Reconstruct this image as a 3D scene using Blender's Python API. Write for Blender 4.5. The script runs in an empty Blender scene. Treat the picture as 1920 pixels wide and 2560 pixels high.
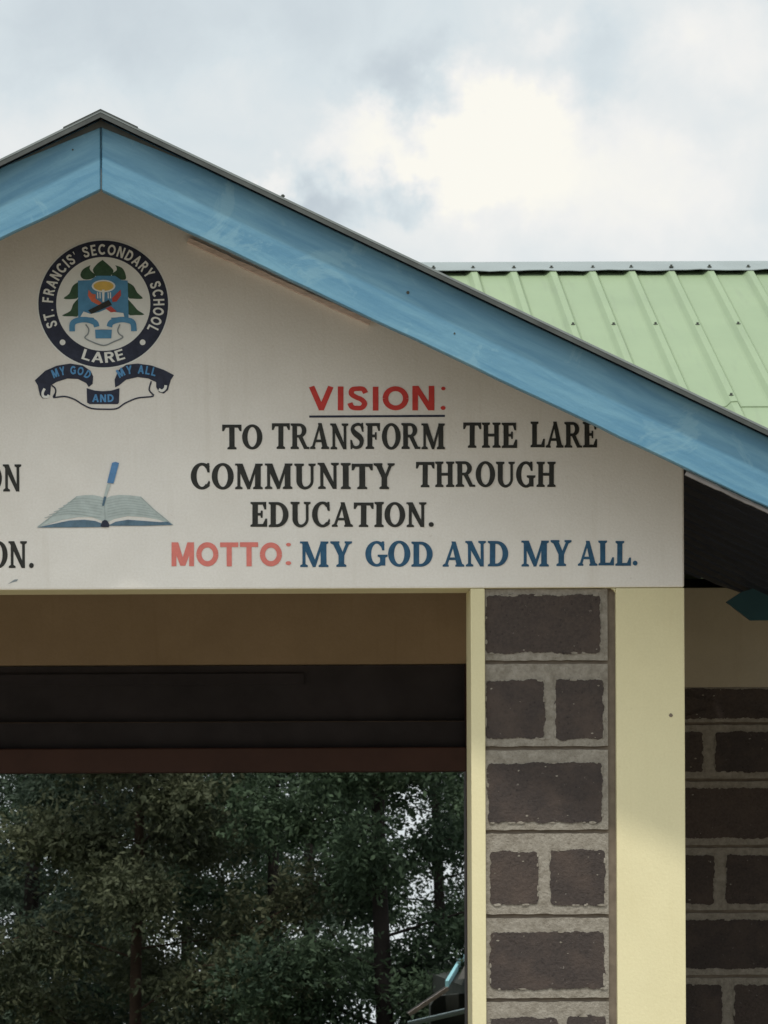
import bpy, math, random
import numpy as np
from mathutils import Vector

random.seed(7)
rng = np.random.default_rng(7)
S = bpy.context.scene
COL = S.collection

# ------------------------------------------------------------------ camera
FPX, PX0, PY0, DCAM, ZCAM, ROLL = 10714.0, 500.0, 2200.0, 12.0, 1.7, 0.004
cam = bpy.data.cameras.new("camera")
cam.sensor_width = 36.0
cam.sensor_fit = 'AUTO'
cam.lens = FPX / 2560 * 36.0
cam.shift_x = (960 - PX0) / 2560
cam.shift_y = (PY0 - 1280) / 2560
cam.dof.use_dof = True
cam.dof.focus_distance = 12.0
cam.dof.aperture_fstop = 25
cam.clip_start, cam.clip_end = 0.1, 5000
camo = bpy.data.objects.new("camera", cam)
camo.location = (0, -DCAM, ZCAM)
camo.rotation_euler = (math.pi / 2, ROLL, 0)
COL.objects.link(camo)
S.camera = camo

def P(px, py, y=0.0):
    """where the sight line through a photo pixel meets the plane at depth y"""
    dx, dy = px - PX0, PY0 - py
    c, s = math.cos(ROLL), math.sin(ROLL)
    dx, dy = dx * c - dy * s * -1, dy * c - dx * s * 1
    k = (DCAM + y) / FPX
    return Vector((dx * k, y, ZCAM + dy * k))

# ------------------------------------------------------------------ view
S.view_settings.view_transform = 'Standard'
S.view_settings.look = 'None'
S.view_settings.exposure = 0.0
S.view_settings.gamma = 1.0

# ------------------------------------------------------------------ sun + sky
SUN_TO = Vector((-0.15, -1.0, 2.1)).normalized()
SUN_ELEV = math.asin(SUN_TO.z)
sl = bpy.data.lights.new("sun", 'SUN')
sl.energy = 2.4
sl.angle = math.radians(2.6)
sl.color = (1.0, 0.96, 0.88)
so = bpy.data.objects.new("sun", sl)
so.rotation_euler = SUN_TO.to_track_quat('Z', 'Y').to_euler()
so.location = (-3, -20, 40)
COL.objects.link(so)

SKY_GAIN_SUNSIDE = 1.35
W = bpy.data.worlds.new("World")
S.world = W
W.use_nodes = True
nt = W.node_tree
nt.nodes.clear()

class NT:
    """short hand for wiring nodes"""
    def __init__(s, t): s.t = t
    def n(s, kind, **kw):
        nd = s.t.nodes.new(kind)
        for k, v in kw.items():
            if k.startswith('i_'):
                key = k[2:]
                key = int(key) if key.isdigit() else key.replace('_', ' ')
                sock = nd.inputs[key]
                if isinstance(v, bpy.types.NodeSocket): s.t.links.new(v, sock)
                else: sock.default_value = v
            else: setattr(nd, k, v)
        return nd
    def math(s, op, a, b=0.0, c=None):
        nd = s.n('ShaderNodeMath', operation=op)
        for i, v in enumerate((a, b) if c is None else (a, b, c)):
            if isinstance(v, bpy.types.NodeSocket): s.t.links.new(v, nd.inputs[i])
            else: nd.inputs[i].default_value = v
        return nd.outputs[0]
    def vec(s, op, a, b=(0, 0, 0)):
        nd = s.n('ShaderNodeVectorMath', operation=op)
        for i, v in enumerate((a, b)):
            if isinstance(v, bpy.types.NodeSocket): s.t.links.new(v, nd.inputs[i])
            else: nd.inputs[i].default_value = v
        return nd
    def mix(s, fac, a, b, blend='MIX'):
        nd = s.n('ShaderNodeMix', data_type='RGBA', blend_type=blend)
        for sock, v in ((nd.inputs[0], fac), (nd.inputs[6], a), (nd.inputs[7], b)):
            if isinstance(v, bpy.types.NodeSocket): s.t.links.new(v, sock)
            else: sock.default_value = v if not isinstance(v, tuple) else (*v[:3], 1)
        return nd.outputs[2]
    def ramp(s, fac, stops):
        nd = s.n('ShaderNodeValToRGB')
        s.t.links.new(fac, nd.inputs[0])
        el = nd.color_ramp.elements
        while len(el) < len(stops): el.new(0.5)
        for e, (p, c) in zip(el, stops):
            e.position = p
            e.color = (*c, 1) if isinstance(c, tuple) else (c, c, c, 1)
        return nd.outputs[0]
    def noise(s, vec, scale, detail=4, rough=0.55, dist=0.0):
        nd = s.n('ShaderNodeTexNoise', i_Scale=scale, i_Detail=detail, i_Roughness=rough, i_Distortion=dist)
        if vec is not None: s.t.links.new(vec, nd.inputs['Vector'])
        return nd

w = NT(nt)
tc = w.n('ShaderNodeTexCoord')
D = tc.outputs['Generated']
nis = w.n('ShaderNodeTexSky', sky_type='NISHITA', sun_disc=False)
nis.sun_elevation = SUN_ELEV
nis.sun_rotation = math.atan2(SUN_TO.x, SUN_TO.y)
n1 = w.noise(D, 28, 7, 0.6)
n1b = w.noise(D, 85, 5, 0.6)
wv = w.vec('SCALE', w.vec('SUBTRACT', n1.outputs['Color'], (0.5, 0.5, 0.5)).outputs[0])
wv.inputs['Scale'].default_value = 0.036
wv2 = w.vec('SCALE', w.vec('SUBTRACT', n1b.outputs['Color'], (0.5, 0.5, 0.5)).outputs[0])
wv2.inputs['Scale'].default_value = 0.014
DW = w.vec('ADD', w.vec('ADD', D, wv.outputs[0]).outputs[0], wv2.outputs[0]).outputs[0]
def sky_dir(u, v):
    return Vector(((u * 1.1573 - PX0) / FPX, 1, (PY0 - v * 1.1573) / FPX)).normalized()
# cloud banks of this sky: direction, size, brightness
banks = [
    (1075, 225, 140, 0.26), (985, 330, 150, 0.22), (1230, 420, 420, 0.12), (780, 325, 110, 0.17), (1130, 330, 170, 0.10),
    (580, 392, 70, 0.20), (1560, 120, 200, 0.13), (1160, 60, 90, 0.10), (60, 260, 230, 0.06), (420, 230, 260, 0.03), (1480, 330, 220, 0.06),
    (700, 425, 110, -0.22), (865, 390, 75, -0.22), (870, 200, 120, -0.16), (250, 20, 330, -0.12),
    (1330, 120, 150, -0.13), (760, 20, 300, -0.09), (1500, 235, 120, -0.08), (1200, 540, 160, -0.05), (960, 130, 70, -0.06),
]
L = w.math('ADD', w.math('MULTIPLY', w.noise(D, 9, 8, 0.58).outputs[0], 0.22), 0.570)
L = w.math('ADD', L, w.math('MULTIPLY', w.noise(D, 55, 6, 0.6, 0.6).outputs[0], 0.14))
for (u, v, r, a) in banks:
    d = sky_dir(u, v)
    df = w.vec('MULTIPLY', w.vec('SUBTRACT', DW, tuple(d)).outputs[0], (0.8, 1, 1.25))
    ln = w.vec('LENGTH', df.outputs[0]).outputs['Value']
    mr = w.n('ShaderNodeMapRange', interpolation_type='SMOOTHERSTEP', i_1=0.0, i_2=r * 1.1573 / FPX * 1.25, i_3=a, i_4=0.0)
    nt.links.new(ln, mr.inputs[0])
    L = w.math('ADD', L, mr.outputs[0])
ccol = w.ramp(L, [(0.0, (0.30, 0.36, 0.42)), (0.5, (0.50, 0.565, 0.62)), (0.72, (0.70, 0.77, 0.80)), (0.9, (0.90, 0.90, 0.88)), (1.0, (1.0, 0.975, 0.89))])
# the cloud deck is brighter round the veiled sun
sd = w.vec('DOT_PRODUCT', D, tuple(SUN_TO)).outputs['Value']
sg = w.math('ADD', w.math('MULTIPLY', w.math('POWER', w.math('MAXIMUM', sd, 0.0), 2.0), SKY_GAIN_SUNSIDE), 1.0)
sgv = w.n('ShaderNodeCombineXYZ')
for i in range(3): nt.links.new(w.math('MULTIPLY', sg, 10.0), sgv.inputs[i])
cl = w.mix(1.0, ccol, sgv.outputs[0], 'MULTIPLY')
allc = w.mix(0.95, nis.outputs[0], cl)
bg = w.n('ShaderNodeBackground', i_Strength=0.1)
nt.links.new(allc, bg.inputs[0])
wo = w.n('ShaderNodeOutputWorld')
nt.links.new(bg.outputs[0], wo.inputs[0])

# ------------------------------------------------------------------ materials
def mat(name, rgb, rough=0.7, spec=0.35, var=0.0, vscale=8.0, bump=0.0, bscale=60.0, fn=None, stretch=None, coord='Object', metal=0.0):
    m = bpy.data.materials.new(name)
    m.use_nodes = True
    t = NT(m.node_tree)
    b = m.node_tree.nodes['Principled BSDF']
    b.inputs['Roughness'].default_value = rough
    b.inputs['Specular IOR Level'].default_value = spec
    b.inputs['Metallic'].default_value = metal
    b.inputs['Base Color'].default_value = (*rgb, 1)
    c = t.n('ShaderNodeTexCoord').outputs[coord]
    if stretch:
        mp = t.n('ShaderNodeMapping'); mp.inputs['Scale'].default_value = stretch
        m.node_tree.links.new(c, mp.inputs[0]); c = mp.outputs[0]
    col = None
    if var:
        nz = t.noise(c, vscale, 6, 0.6).outputs[0]
        lo = tuple(max(0, x * (1 - var)) for x in rgb); hi = tuple(min(1, x * (1 + var)) for x in rgb)
        col = t.ramp(nz, [(0.3, lo), (0.7, hi)])
    if fn: col = fn(t, c, col if col is not None else rgb, b)
    if col is not None and isinstance(col, bpy.types.NodeSocket):
        m.node_tree.links.new(col, b.inputs['Base Color'])
    if bump:
        nz = t.noise(c, bscale, 5, 0.6).outputs[0]
        bp = t.n('ShaderNodeBump', i_Strength=bump, i_Distance=0.01)
        m.node_tree.links.new(nz, bp.inputs['Height'])
        m.node_tree.links.new(bp.outputs[0], b.inputs['Normal'])
    return m

def plaster_fn(stain, amt):
    def f(t, c, col, b):
        n = t.noise(c, 2.3, 8, 0.62).outputs[0]
        k = t.math('MULTIPLY', t.ramp(n, [(0.42, 0.0), (0.75, 1.0)]), amt)
        col = t.mix(k, col, stain)
        mp = t.n('ShaderNodeMapping'); mp.inputs['Scale'].default_value = (14, 14, 0.9); t.t.links.new(c, mp.inputs[0])
        dr = t.noise(mp.outputs[0], 2.0, 5, 0.6).outputs[0]
        col = t.mix(t.math('MULTIPLY', t.ramp(dr, [(0.56, 0.0), (0.78, 1.0)]), amt * 0.9), col, stain)
        gr = t.noise(c, 160, 3, 0.6).outputs[0]
        col = t.mix(t.math('MULTIPLY', t.ramp(gr, [(0.35, 0.0), (0.65, 1.0)]), 0.16), col, stain)
        sp = t.noise(c, 55, 2, 0.5).outputs[0]
        k2 = t.math('MULTIPLY', t.ramp(sp, [(0.70, 0.0), (0.78, 1.0)]), 0.25)
        return t.mix(k2, col, stain)
    return f

M_white = mat('white_wall_paint', (0.80, 0.765, 0.715), 0.75, 0.25, 0.035, 5, 0.12, 120, plaster_fn((0.50, 0.44, 0.35), 0.22))
M_yellow = mat('yellow_wall_paint', (0.70, 0.635, 0.40), 0.65, 0.3, 0.03, 6, 0.10, 90, plaster_fn((0.52, 0.44, 0.22), 0.2))
M_yellow_in = mat('shaded_yellow_paint', (0.52, 0.375, 0.235), 0.7, 0.2, 0.06, 5, 0.1, 80, plaster_fn((0.34, 0.24, 0.12), 0.3))  # the yellow paint with shade and warm bounce mixed into its colour

def board_fn(t, c, col, b):
    # brush streaks along the board, worn pale patches, scuffs
    mp = t.n('ShaderNodeMapping'); mp.inputs['Scale'].default_value = (1.5, 10, 14)
    t.t.links.new(c, mp.inputs[0])
    st = t.noise(mp.outputs[0], 2.2, 7, 0.65, 0.4).outputs[0]
    col = t.mix(t.ramp(st, [(0.40, 0.0), (0.68, 1.0)]), (0.080, 0.208, 0.312), (0.135, 0.288, 0.382))
    pt = t.noise(c, 5.0, 5, 0.7, 0.8).outputs[0]
    col = t.mix(t.math('MULTIPLY', t.ramp(pt, [(0.58, 0.0), (0.64, 1.0)]), 0.45), col, (0.185, 0.335, 0.405))
    mp2 = t.n('ShaderNodeMapping'); mp2.inputs['Scale'].default_value = (6, 16, 22); mp2.inputs['Rotation'].default_value = (0, 0.5, 0)
    t.t.links.new(c, mp2.inputs[0])
    sc = t.noise(mp2.outputs[0], 2.5, 6, 0.7, 1.2).outputs[0]
    return t.mix(t.math('MULTIPLY', t.ramp(sc, [(0.71, 0.0), (0.75, 1.0)]), 0.7), col, (0.05, 0.12, 0.16))
M_blue = mat('blue_gloss_paint', (0.15, 0.38, 0.55), 0.5, 0.4, 0, bump=0.12, bscale=45, fn=board_fn)
M_teal_dark = mat('teal_paint', (0.040, 0.115, 0.145), 0.6, 0.3, 0.1, 8)
M_steel = mat('grey_steel_sheet', (0.36, 0.40, 0.38), 0.45, 0.5, 0.12, 9, 0.05, 30)
M_verge = mat('dull_verge_steel', (0.17, 0.19, 0.185), 0.5, 0.4, 0.15, 9)
M_edge = mat('dark_cap_edge_shade', (0.060, 0.066, 0.062), 0.6, 0.3, 0.3, 14)
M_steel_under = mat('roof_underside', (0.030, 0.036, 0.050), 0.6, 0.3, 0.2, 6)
def roof_fn(t, c, col, b):
    n = t.noise(c, 1.1, 6, 0.6).outputs[0]
    col = t.mix(t.ramp(n, [(0.35, 0.0), (0.7, 1.0)]), col, (0.190, 0.250, 0.145))
    mp = t.n('ShaderNodeMapping'); mp.inputs['Scale'].default_value = (9, 0.8, 0.8)
    t.t.links.new(c, mp.inputs[0])
    s = t.noise(mp.outputs[0], 3, 5, 0.6).outputs[0]
    return t.mix(t.math('MULTIPLY', t.ramp(s, [(0.55, 0.0), (0.8, 1.0)]), 0.45), col, (0.165, 0.20, 0.13))
M_green = mat('green_roof_paint', (0.215, 0.278, 0.160), 0.5, 0.4, 0.04, 3, fn=roof_fn)
M_cap = mat('ridge_cap_steel', (0.21, 0.24, 0.235), 0.5, 0.4, 0.08, 4)
M_screw = mat('dark_screw', (0.045, 0.05, 0.04), 0.6, 0.3)

def stone_fn(t, c, col, b):
    f = t.noise(c, 130, 4, 0.7).outputs[0]
    col = t.mix(t.ramp(f, [(0.35, 0.0), (0.7, 1.0)]), (0.086, 0.066, 0.056), (0.050, 0.039, 0.034))
    rp = t.n('ShaderNodeNewGeometry').outputs['Random Per Island']
    col = t.mix(rp, col, t.mix(0.5, col, (0.030, 0.027, 0.028)))
    pit = t.n('ShaderNodeTexVoronoi', i_Scale=55.0); t.t.links.new(c, pit.inputs['Vector'])
    col = t.mix(t.math('MULTIPLY', t.ramp(pit.outputs['Distance'], [(0.08, 1.0), (0.2, 0.0)]), 0.6), col, (0.022, 0.018, 0.017))
    sp = t.noise(c, 70, 3, 0.6).outputs[0]
    col = t.mix(t.math('MULTIPLY', t.ramp(sp, [(0.69, 0.0), (0.73, 1.0)]), 0.45), col, (0.30, 0.27, 0.24))
    big = t.noise(c, 9, 4, 0.6).outputs[0]
    return t.mix(t.math('MULTIPLY', t.ramp(big, [(0.45, 0.0), (0.75, 1.0)]), 0.55), col, (0.110, 0.080, 0.064))
M_stone = mat('dark_quarry_stone', (0.062, 0.053, 0.052), 0.85, 0.2, 0, bump=0.45, bscale=95, fn=stone_fn)
def mortar_fn(t, c, col, b):
    f = t.noise(c, 45, 6, 0.7).outputs[0]
    col = t.mix(t.ramp(f, [(0.35, 0.0), (0.72, 1.0)]), (0.200, 0.176, 0.142), (0.335, 0.305, 0.258))
    return t.mix(t.math('MULTIPLY', t.ramp(t.noise(c, 150, 3).outputs[0], [(0.6, 0.0), (0.7, 1.0)]), 0.5), col, (0.14, 0.115, 0.09))
M_mortar = mat('cement_mortar', (0.28, 0.24, 0.19), 0.9, 0.15, 0, bump=0.5, bscale=120, fn=mortar_fn)
M_mortar_back = mat('groove_mortar', (0.19, 0.155, 0.12), 0.9, 0.1, 0.2, 30)
M_band = mat('dull_wall_paint', (0.46, 0.40, 0.30), 0.75, 0.2, 0.05, 6, 0.1, 80, plaster_fn((0.34, 0.28, 0.19), 0.3))  # duller, greyer copy of the yellow wall paint
M_frame = mat('brown_frame_paint', (0.095, 0.045, 0.034), 0.55, 0.35, 0.15, 7)
M_dark_board = mat('dark_transom_board', (0.048, 0.041, 0.045), 0.6, 0.25, 0.25, 5)
M_timber = mat('weathered_timber', (0.70, 0.56, 0.48), 0.8, 0.2, 0.2, 12, 0.2, 40, stretch=(2, 10, 10))
M_greytimber = mat('grey_timber', (0.12, 0.11, 0.105), 0.8, 0.2, 0.2, 12)
M_rafter = mat('rafter_timber', (0.10, 0.075, 0.06), 0.8, 0.2, 0.2, 12)
M_concrete = mat('grey_concrete', (0.30, 0.28, 0.25), 0.9, 0.2, 0.12, 4)
def ground_fn(t, c, col, b):
    n = t.noise(c, 0.35, 8, 0.65).outputs[0]
    col = t.mix(t.ramp(n, [(0.4, 0.0), (0.65, 1.0)]), (0.25, 0.205, 0.16), (0.17, 0.155, 0.11))
    return t.mix(t.math('MULTIPLY', t.noise(c, 6, 5, 0.6).outputs[0], 0.4), col, (0.21, 0.17, 0.11))
M_ground = mat('dry_earth', (0.36, 0.30, 0.22), 0.95, 0.1, 0, fn=ground_fn)

M_grass = mat('field_grass', (0.055, 0.075, 0.028), 0.95, 0.1, 0.35, 0.8)

def paint(name, rgb, var=0.12):
    def f(t, c, col, b):
        k = t.ramp(t.noise(c, 38, 5, 0.7).outputs[0], [(0.3, 0.0), (0.75, 1.0)])
        return t.mix(k, tuple(x * (1 - var) for x in rgb), tuple(min(1, x * (1 + var) + 0.008) for x in rgb))
    return mat(name, rgb, 0.6, 0.3, fn=f)
M_ink = paint('black_sign_paint', (0.022, 0.022, 0.018), 0.35)
M_red = paint('red_sign_paint', (0.56, 0.045, 0.035))
M_pink = paint('faded_red_paint', (0.70, 0.20, 0.165))
M_bluet = paint('blue_sign_paint', (0.018, 0.085, 0.165), 0.3)
M_navy = paint('navy_paint', (0.020, 0.024, 0.048), 0.3)
M_emwhite = paint('emblem_white', (0.77, 0.77, 0.73), 0.04)
M_emblue = paint('emblem_blue', (0.085, 0.26, 0.44), 0.15)
M_embright = paint('emblem_bright_blue', (0.09, 0.27, 0.52), 0.15)
M_emgreen = paint('emblem_green', (0.035, 0.085, 0.040), 0.3)
M_emyellow = paint('emblem_yellow', (0.70, 0.46, 0.10), 0.15)
M_emred = paint('emblem_red', (0.50, 0.07, 0.055), 0.2)
M_emorange = paint('emblem_orange', (0.62, 0.14, 0.07), 0.2)
M_page = paint('page_grey_blue', (0.47, 0.53, 0.51), 0.12)
M_pageshade = paint('page_blue_shade', (0.10, 0.17, 0.23), 0.3)
M_penblue = paint('pen_blue', (0.10, 0.24, 0.45), 0.2)
M_pageline = paint('page_line_grey', (0.37, 0.43, 0.42), 0.15)
M_greyline = paint('grey_line_paint', (0.25, 0.28, 0.29), 0.2)

# ------------------------------------------------------------------ mesh helpers
def mk(name, V, F, mats, parent=None, mi=None, smooth=False):
    me = bpy.data.meshes.new(name)
    me.from_pydata([tuple(v) for v in V], [], F)
    for m in (mats if isinstance(mats, (list, tuple)) else [mats]): me.materials.append(m)
    if mi is not None: me.polygons.foreach_set('material_index', mi)
    if smooth: me.polygons.foreach_set('use_smooth', [True] * len(me.polygons))
    me.update()
    o = bpy.data.objects.new(name, me)
    COL.objects.link(o)
    if parent is not None: o.parent = parent
    return o

class MB:
    def __init__(s): s.V, s.F, s.mi = [], [], []
    def add(s, V, F, m=0):
        k = len(s.V); s.V += [tuple(v) for v in V]
        s.F += [tuple(i + k for i in f) for f in F]; s.mi += [m] * len(F)
    def box(s, x0, x1, y0, y1, z0, z1, m=0):
        V = [(x, y, z) for x in (x0, x1) for y in (y0, y1) for z in (z0, z1)]
        s.add(V, [(0, 1, 3, 2), (4, 6, 7, 5), (0, 4, 5, 1), (2, 3, 7, 6), (0, 2, 6, 4), (1, 5, 7, 3)], m)
    def prism(s, poly, y0, y1, m=0, caps=True):
        n = len(poly)
        if sum(poly[i][0] * poly[(i + 1) % n][1] - poly[(i + 1) % n][0] * poly[i][1] for i in range(n)) < 0: poly = poly[::-1]
        V = [(x, y0, z) for x, z in poly] + [(x, y1, z) for x, z in poly]
        F = [tuple(range(n)), tuple(range(2 * n - 1, n - 1, -1))] if caps else []
        F += [(i, i + n, (i + 1) % n + n, (i + 1) % n) for i in range(n)]
        s.add(V, F, m)
    def sheet(s, poly, y, m=0):
        n = len(poly)
        if sum(poly[i][0] * poly[(i + 1) % n][1] - poly[(i + 1) % n][0] * poly[i][1] for i in range(n)) < 0: poly = poly[::-1]
        s.add([(x, y, z) for x, z in poly], [tuple(range(n))], m)
    def tube(s, pts, r, sides=8, m=0):
        k = len(s.V); pts = [Vector(p) for p in pts]
        rr = r if isinstance(r, (list, tuple)) else [r] * len(pts)
        for i, p in enumerate(pts):
            d = (pts[min(i + 1, len(pts) - 1)] - pts[max(i - 1, 0)]).normalized()
            a = d.cross(Vector((0.3, 0.9, 0.1))).normalized(); b = d.cross(a)
            for j in range(sides):
                t = 2 * math.pi * j / sides
                s.V.append(tuple(p + (a * math.cos(t) + b * math.sin(t)) * rr[i]))
        for i in range(len(pts) - 1):
            for j in range(sides):
                s.F.append((k + i * sides + j, k + i * sides + (j + 1) % sides, k + (i + 1) * sides + (j + 1) % sides, k + (i + 1) * sides + j)); s.mi.append(m)
        s.F.append(tuple(k + j for j in range(sides))); s.mi.append(m)
        s.F.append(tuple(k + (len(pts) - 1) * sides + j for j in range(sides - 1, -1, -1))); s.mi.append(m)
    def build(s, name, mats, parent=None, smooth=False):
        return mk(name, s.V, s.F, mats, parent, s.mi, smooth)

def bevel(o, wdt=0.006, seg=2):
    md = o.modifiers.new('bevel', 'BEVEL'); md.width = wdt; md.segments = seg; md.limit_method = 'ANGLE'

def empty(name, loc, label=None, cat=None, group=None):
    o = bpy.data.objects.new(name, None)
    o.location = loc
    COL.objects.link(o)
    if label: o['label'] = label
    if cat: o['category'] = cat
    if group: o['group'] = group
    return o

# ================================================================== SETTING
def terrain(name, prof, m):
    xs = [-600, -40, 40, 700]
    V = [(x, y, z) for y, z in prof for x in xs]
    F = [(r * 4 + c, r * 4 + c + 1, r * 4 + c + 5, r * 4 + c + 4) for r in range(len(prof) - 1) for c in range(3)]
    o = mk(name, V, F, m); o['kind'] = 'structure'
terrain('ground', [(-400, 0), (-60, 0), (12.6, 0)], M_ground)
terrain('grass_field', [(12.6, -0.004), (15, -0.6), (18, -1.7), (22, -2.5), (26, -2.7), (42, -3.2), (90, -6.5), (300, -22), (900, -75)], M_grass)
b = MB(); b.box(-2.6, 2.1, -1.4, 3.3, 0.0, 0.12)
ap = b.build('porch_floor', M_concrete); ap['kind'] = 'structure'; bevel(ap, 0.012)

# ================================================================== ENTRANCE PORCH
porch = empty('entrance_porch', (-0.27, 0, 0), 'gabled school entrance porch in cream plaster with blue barge boards and a painted emblem', 'porch')
OFS = Vector((0.27, 0, 0))
class PB(MB):       # porch builder: world coordinates in, porch-local mesh out
    def build(s, name, mats, parent=None, smooth=False):
        s.V = [(v[0] + 0.27, v[1], v[2]) for v in s.V]
        return MB.build(s, name, mats, parent, smooth)

XC = P(253, 475, -0.5).x               # the apex line
ZB = P(900, 1472).z                    # underside of the gable beam
XR = P(1711, 1500).x                   # right edge of the porch wall
XL = 2 * XC - XR
XO = P(1178, 1900).x                   # right side of the opening
XOL = 2 * XC - XO
SLOPE = 0.4815
APZ = 3.752                            # top of the porch roof sheet at the apex
def roofz(x): return APZ - SLOPE * abs(x - XC)

# gable wall, soffit painted yellow
pb = PB()
top = 0.05
poly = [(XL, ZB), (XR, ZB), (XR, roofz(XR) - top), (XC, APZ - top), (XL, roofz(XL) - top)]
pb.prism(poly, 0.0, 0.2)
gable = pb.build('gable_wall', [M_white, M_yellow], porch)
for p in gable.data.polygons:
    if p.normal.z < -0.9: p.material_index = 1
bevel(gable, 0.006, 2)

# barge boards
def barge(sign):
    o = None
    OH = -0.5
    ln = 3.95
    ang = math.atan(SLOPE)
    # local frame: x down the slope, z up square to it
    h = 0.190 * math.cos(ang)
    th = 0.036
    n = 64
    t = math.tan(ang)
    # mitre at the apex is vertical: the top edge starts where the bottom edge does in plan
    Vt = []
    rnd = random.Random(3 + sign)
    for i in range(n + 1):
        u = ln * i / n
        wob = rnd.uniform(-0.0012, 0.0012)
        ub = u if i else 0.0
        ut = u if i else 0.0
        b0 = ub
        t0 = ut - (h * t if i == 0 else 0)
        Vt.append((b0, 0 + wob, t0, h))
    V, F = [], []
    for (bx, bz, tx, tz) in Vt:
        for y in (0, th):
            V += [(bx, y, bz), (tx, y, tz)]
    for i in range(n):
        a, c = i * 4, (i + 1) * 4
        F += [(a, c, c + 1, a + 1), (a + 2, a + 3, c + 3, c + 2), (a, a + 2, c + 2, c), (a + 1, c + 1, c + 3, a + 3)]
    F += [(0, 1, 3, 2), (n * 4, n * 4 + 2, n * 4 + 3, n * 4 + 1)]
    if sign < 0:
        V = [(-x, y, z) for x, y, z in V]; F = [f[::-1] for f in F]
    o = mk('barge_board', V, F, M_blue, porch)
    zb = P(253, 475, OH).z
    o.location = (XC + 0.27 + sign * 0.0015, OH, zb)
    o.rotation_euler = (0, sign * ang, 0)
    bevel(o, 0.003, 1)
    return o
bR, bL = barge(1), barge(-1)
# the few nail heads that show
def nail(parent, x, z, r):
    m = MB(); m.prism([(x + r * math.cos(a), z + r * math.sin(a)) for a in [j * math.pi / 4 for j in range(8)]], -0.0015, 0.002)
    m.build('nail_head', M_screw, parent)
for (x, z, r_) in ((0.86, 0.105, 0.0045), (1.02, 0.06, 0.0025)): nail(bR, x, z, r_)
nail(bL, -0.02, 0.13, 0.0025)

# porch roof: box profile steel sheets over both slopes, ridge cap on top
def valley_y(x): return 8 - (4.543 - roofz(x)) / 0.373
def porch_roof(sign):
    m = PB()
    y0 = -0.546
    x_e = XC + sign * 3.55
    th = 0.006
    nseg = 18
    for k in range(nseg):                       # each pan between two ribs, along the slope the ribs run down
        pass
    # ribs run down the slope (in x), so the sheet profile is stepped in y
    prof = []
    y = y0
    ymax = 5.9
    prof.append((y, 0.0))
    while y < ymax:
        prof += [(y + 0.12, 0.0), (y + 0.135, 0.024), (y + 0.165, 0.024), (y + 0.18, 0.0)]
        y += 0.19
    V, F = [], []
    for (yy, dz) in prof:
        xv = XC + sign * min(3.55, max(0.02, (APZ - (4.543 - 0.373 * (8 - yy))) / SLOPE)) if yy > 2.85 else x_e
        # inner edge at the ridge, outer edge at the eave or where it dies into the main roof
        if yy > 2.85:
            # the main slope rises with y: the porch sheet is above it only nearer the ridge line
            pass
        V += [(XC, yy, APZ + dz), (xv, yy, APZ - SLOPE * abs(xv - XC) + dz),
              (XC, yy, APZ + dz - th), (xv, yy, APZ - SLOPE * abs(xv - XC) + dz - th)]
    n = len(prof)
    mi = []
    for i in range(n - 1):
        a, c = 4 * i, 4 * i + 4
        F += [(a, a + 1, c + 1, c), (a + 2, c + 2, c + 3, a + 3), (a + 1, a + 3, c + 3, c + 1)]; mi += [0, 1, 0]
    F += [(0, 2, 3, 1)]; mi += [0]
    m.V = V; m.F = [f if sign < 0 else f[::-1] for f in F]; m.mi = mi
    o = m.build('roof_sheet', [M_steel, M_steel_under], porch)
    return o
for sg_ in (1, -1): porch_roof(sg_)
# verge flashing along the front edge of the sheets
for sign in (1, -1):
    m = PB()
    x1 = XC + sign * 3.55
    a, c = (XC, APZ), (x1, APZ - SLOPE * 3.55)
    m.prism([a, c, (c[0], c[1] - 0.0125), (a[0], a[1] - 0.0125)], -0.5475, -0.546, 1)  # dark front strip: shadow below the sheet edge, put in as colour
    m.prism([(a[0], a[1] + 0.0065), (c[0], c[1] + 0.0065), (c[0], c[1] + 0.0005), (a[0], a[1] + 0.0005)], -0.5485, -0.44)
    m.build('verge_flashing', [M_verge, M_edge], porch)
m = PB()
cw = 0.10
m.prism([(XC, APZ + 0.0095), (XC + cw, APZ + 0.0095 - SLOPE * cw), (XC + cw, APZ + 0.0068 - SLOPE * cw), (XC, APZ + 0.0068),
         (XC - cw, APZ + 0.0068 - SLOPE * cw), (XC - cw, APZ + 0.0095 - SLOPE * cw)], -0.550, 5.7)
ww = 0.24
m.prism([(XC, APZ - 0.013), (XC + ww, APZ - 0.013 - SLOPE * ww), (XC + ww * 0.5, APZ - 0.022 - SLOPE * ww * 0.5), (XC, APZ - 0.031), (XC - ww * 0.5, APZ - 0.022 - SLOPE * ww * 0.5), (XC - ww, APZ - 0.013 - SLOPE * ww)], -0.5045, -0.5015)  # dark filler chevron, the shade below the apex sheets drawn as a shape
m.build('ridge_cap', M_edge, porch)
# one roofing screw standing out against the sky
m = PB()
q = P(707, 503, -0.53)
m.tube([(q.x, -0.53, roofz(q.x) - 0.004), (q.x, -0.53, roofz(q.x) + 0.016)], 0.0035, 6)
m.tube([(q.x, -0.53, roofz(q.x) + 0.010), (q.x, -0.53, roofz(q.x) + 0.0135)], 0.006, 8)
m.build('roofing_screw', M_screw, porch)

# rafters / purlins carrying the overhang (mostly hidden in the dark)
for sign in (1, -1):
    for d in (0.25, 1.0, 2.6, 3.2):
        x = XC + sign * d
        z = roofz(x) - 0.012
        m = PB(); m.box(x - 0.022, x + 0.022, -0.478, 2.9, z - 0.055, z - 0.002); m.build('purlin', M_rafter, porch)

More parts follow.
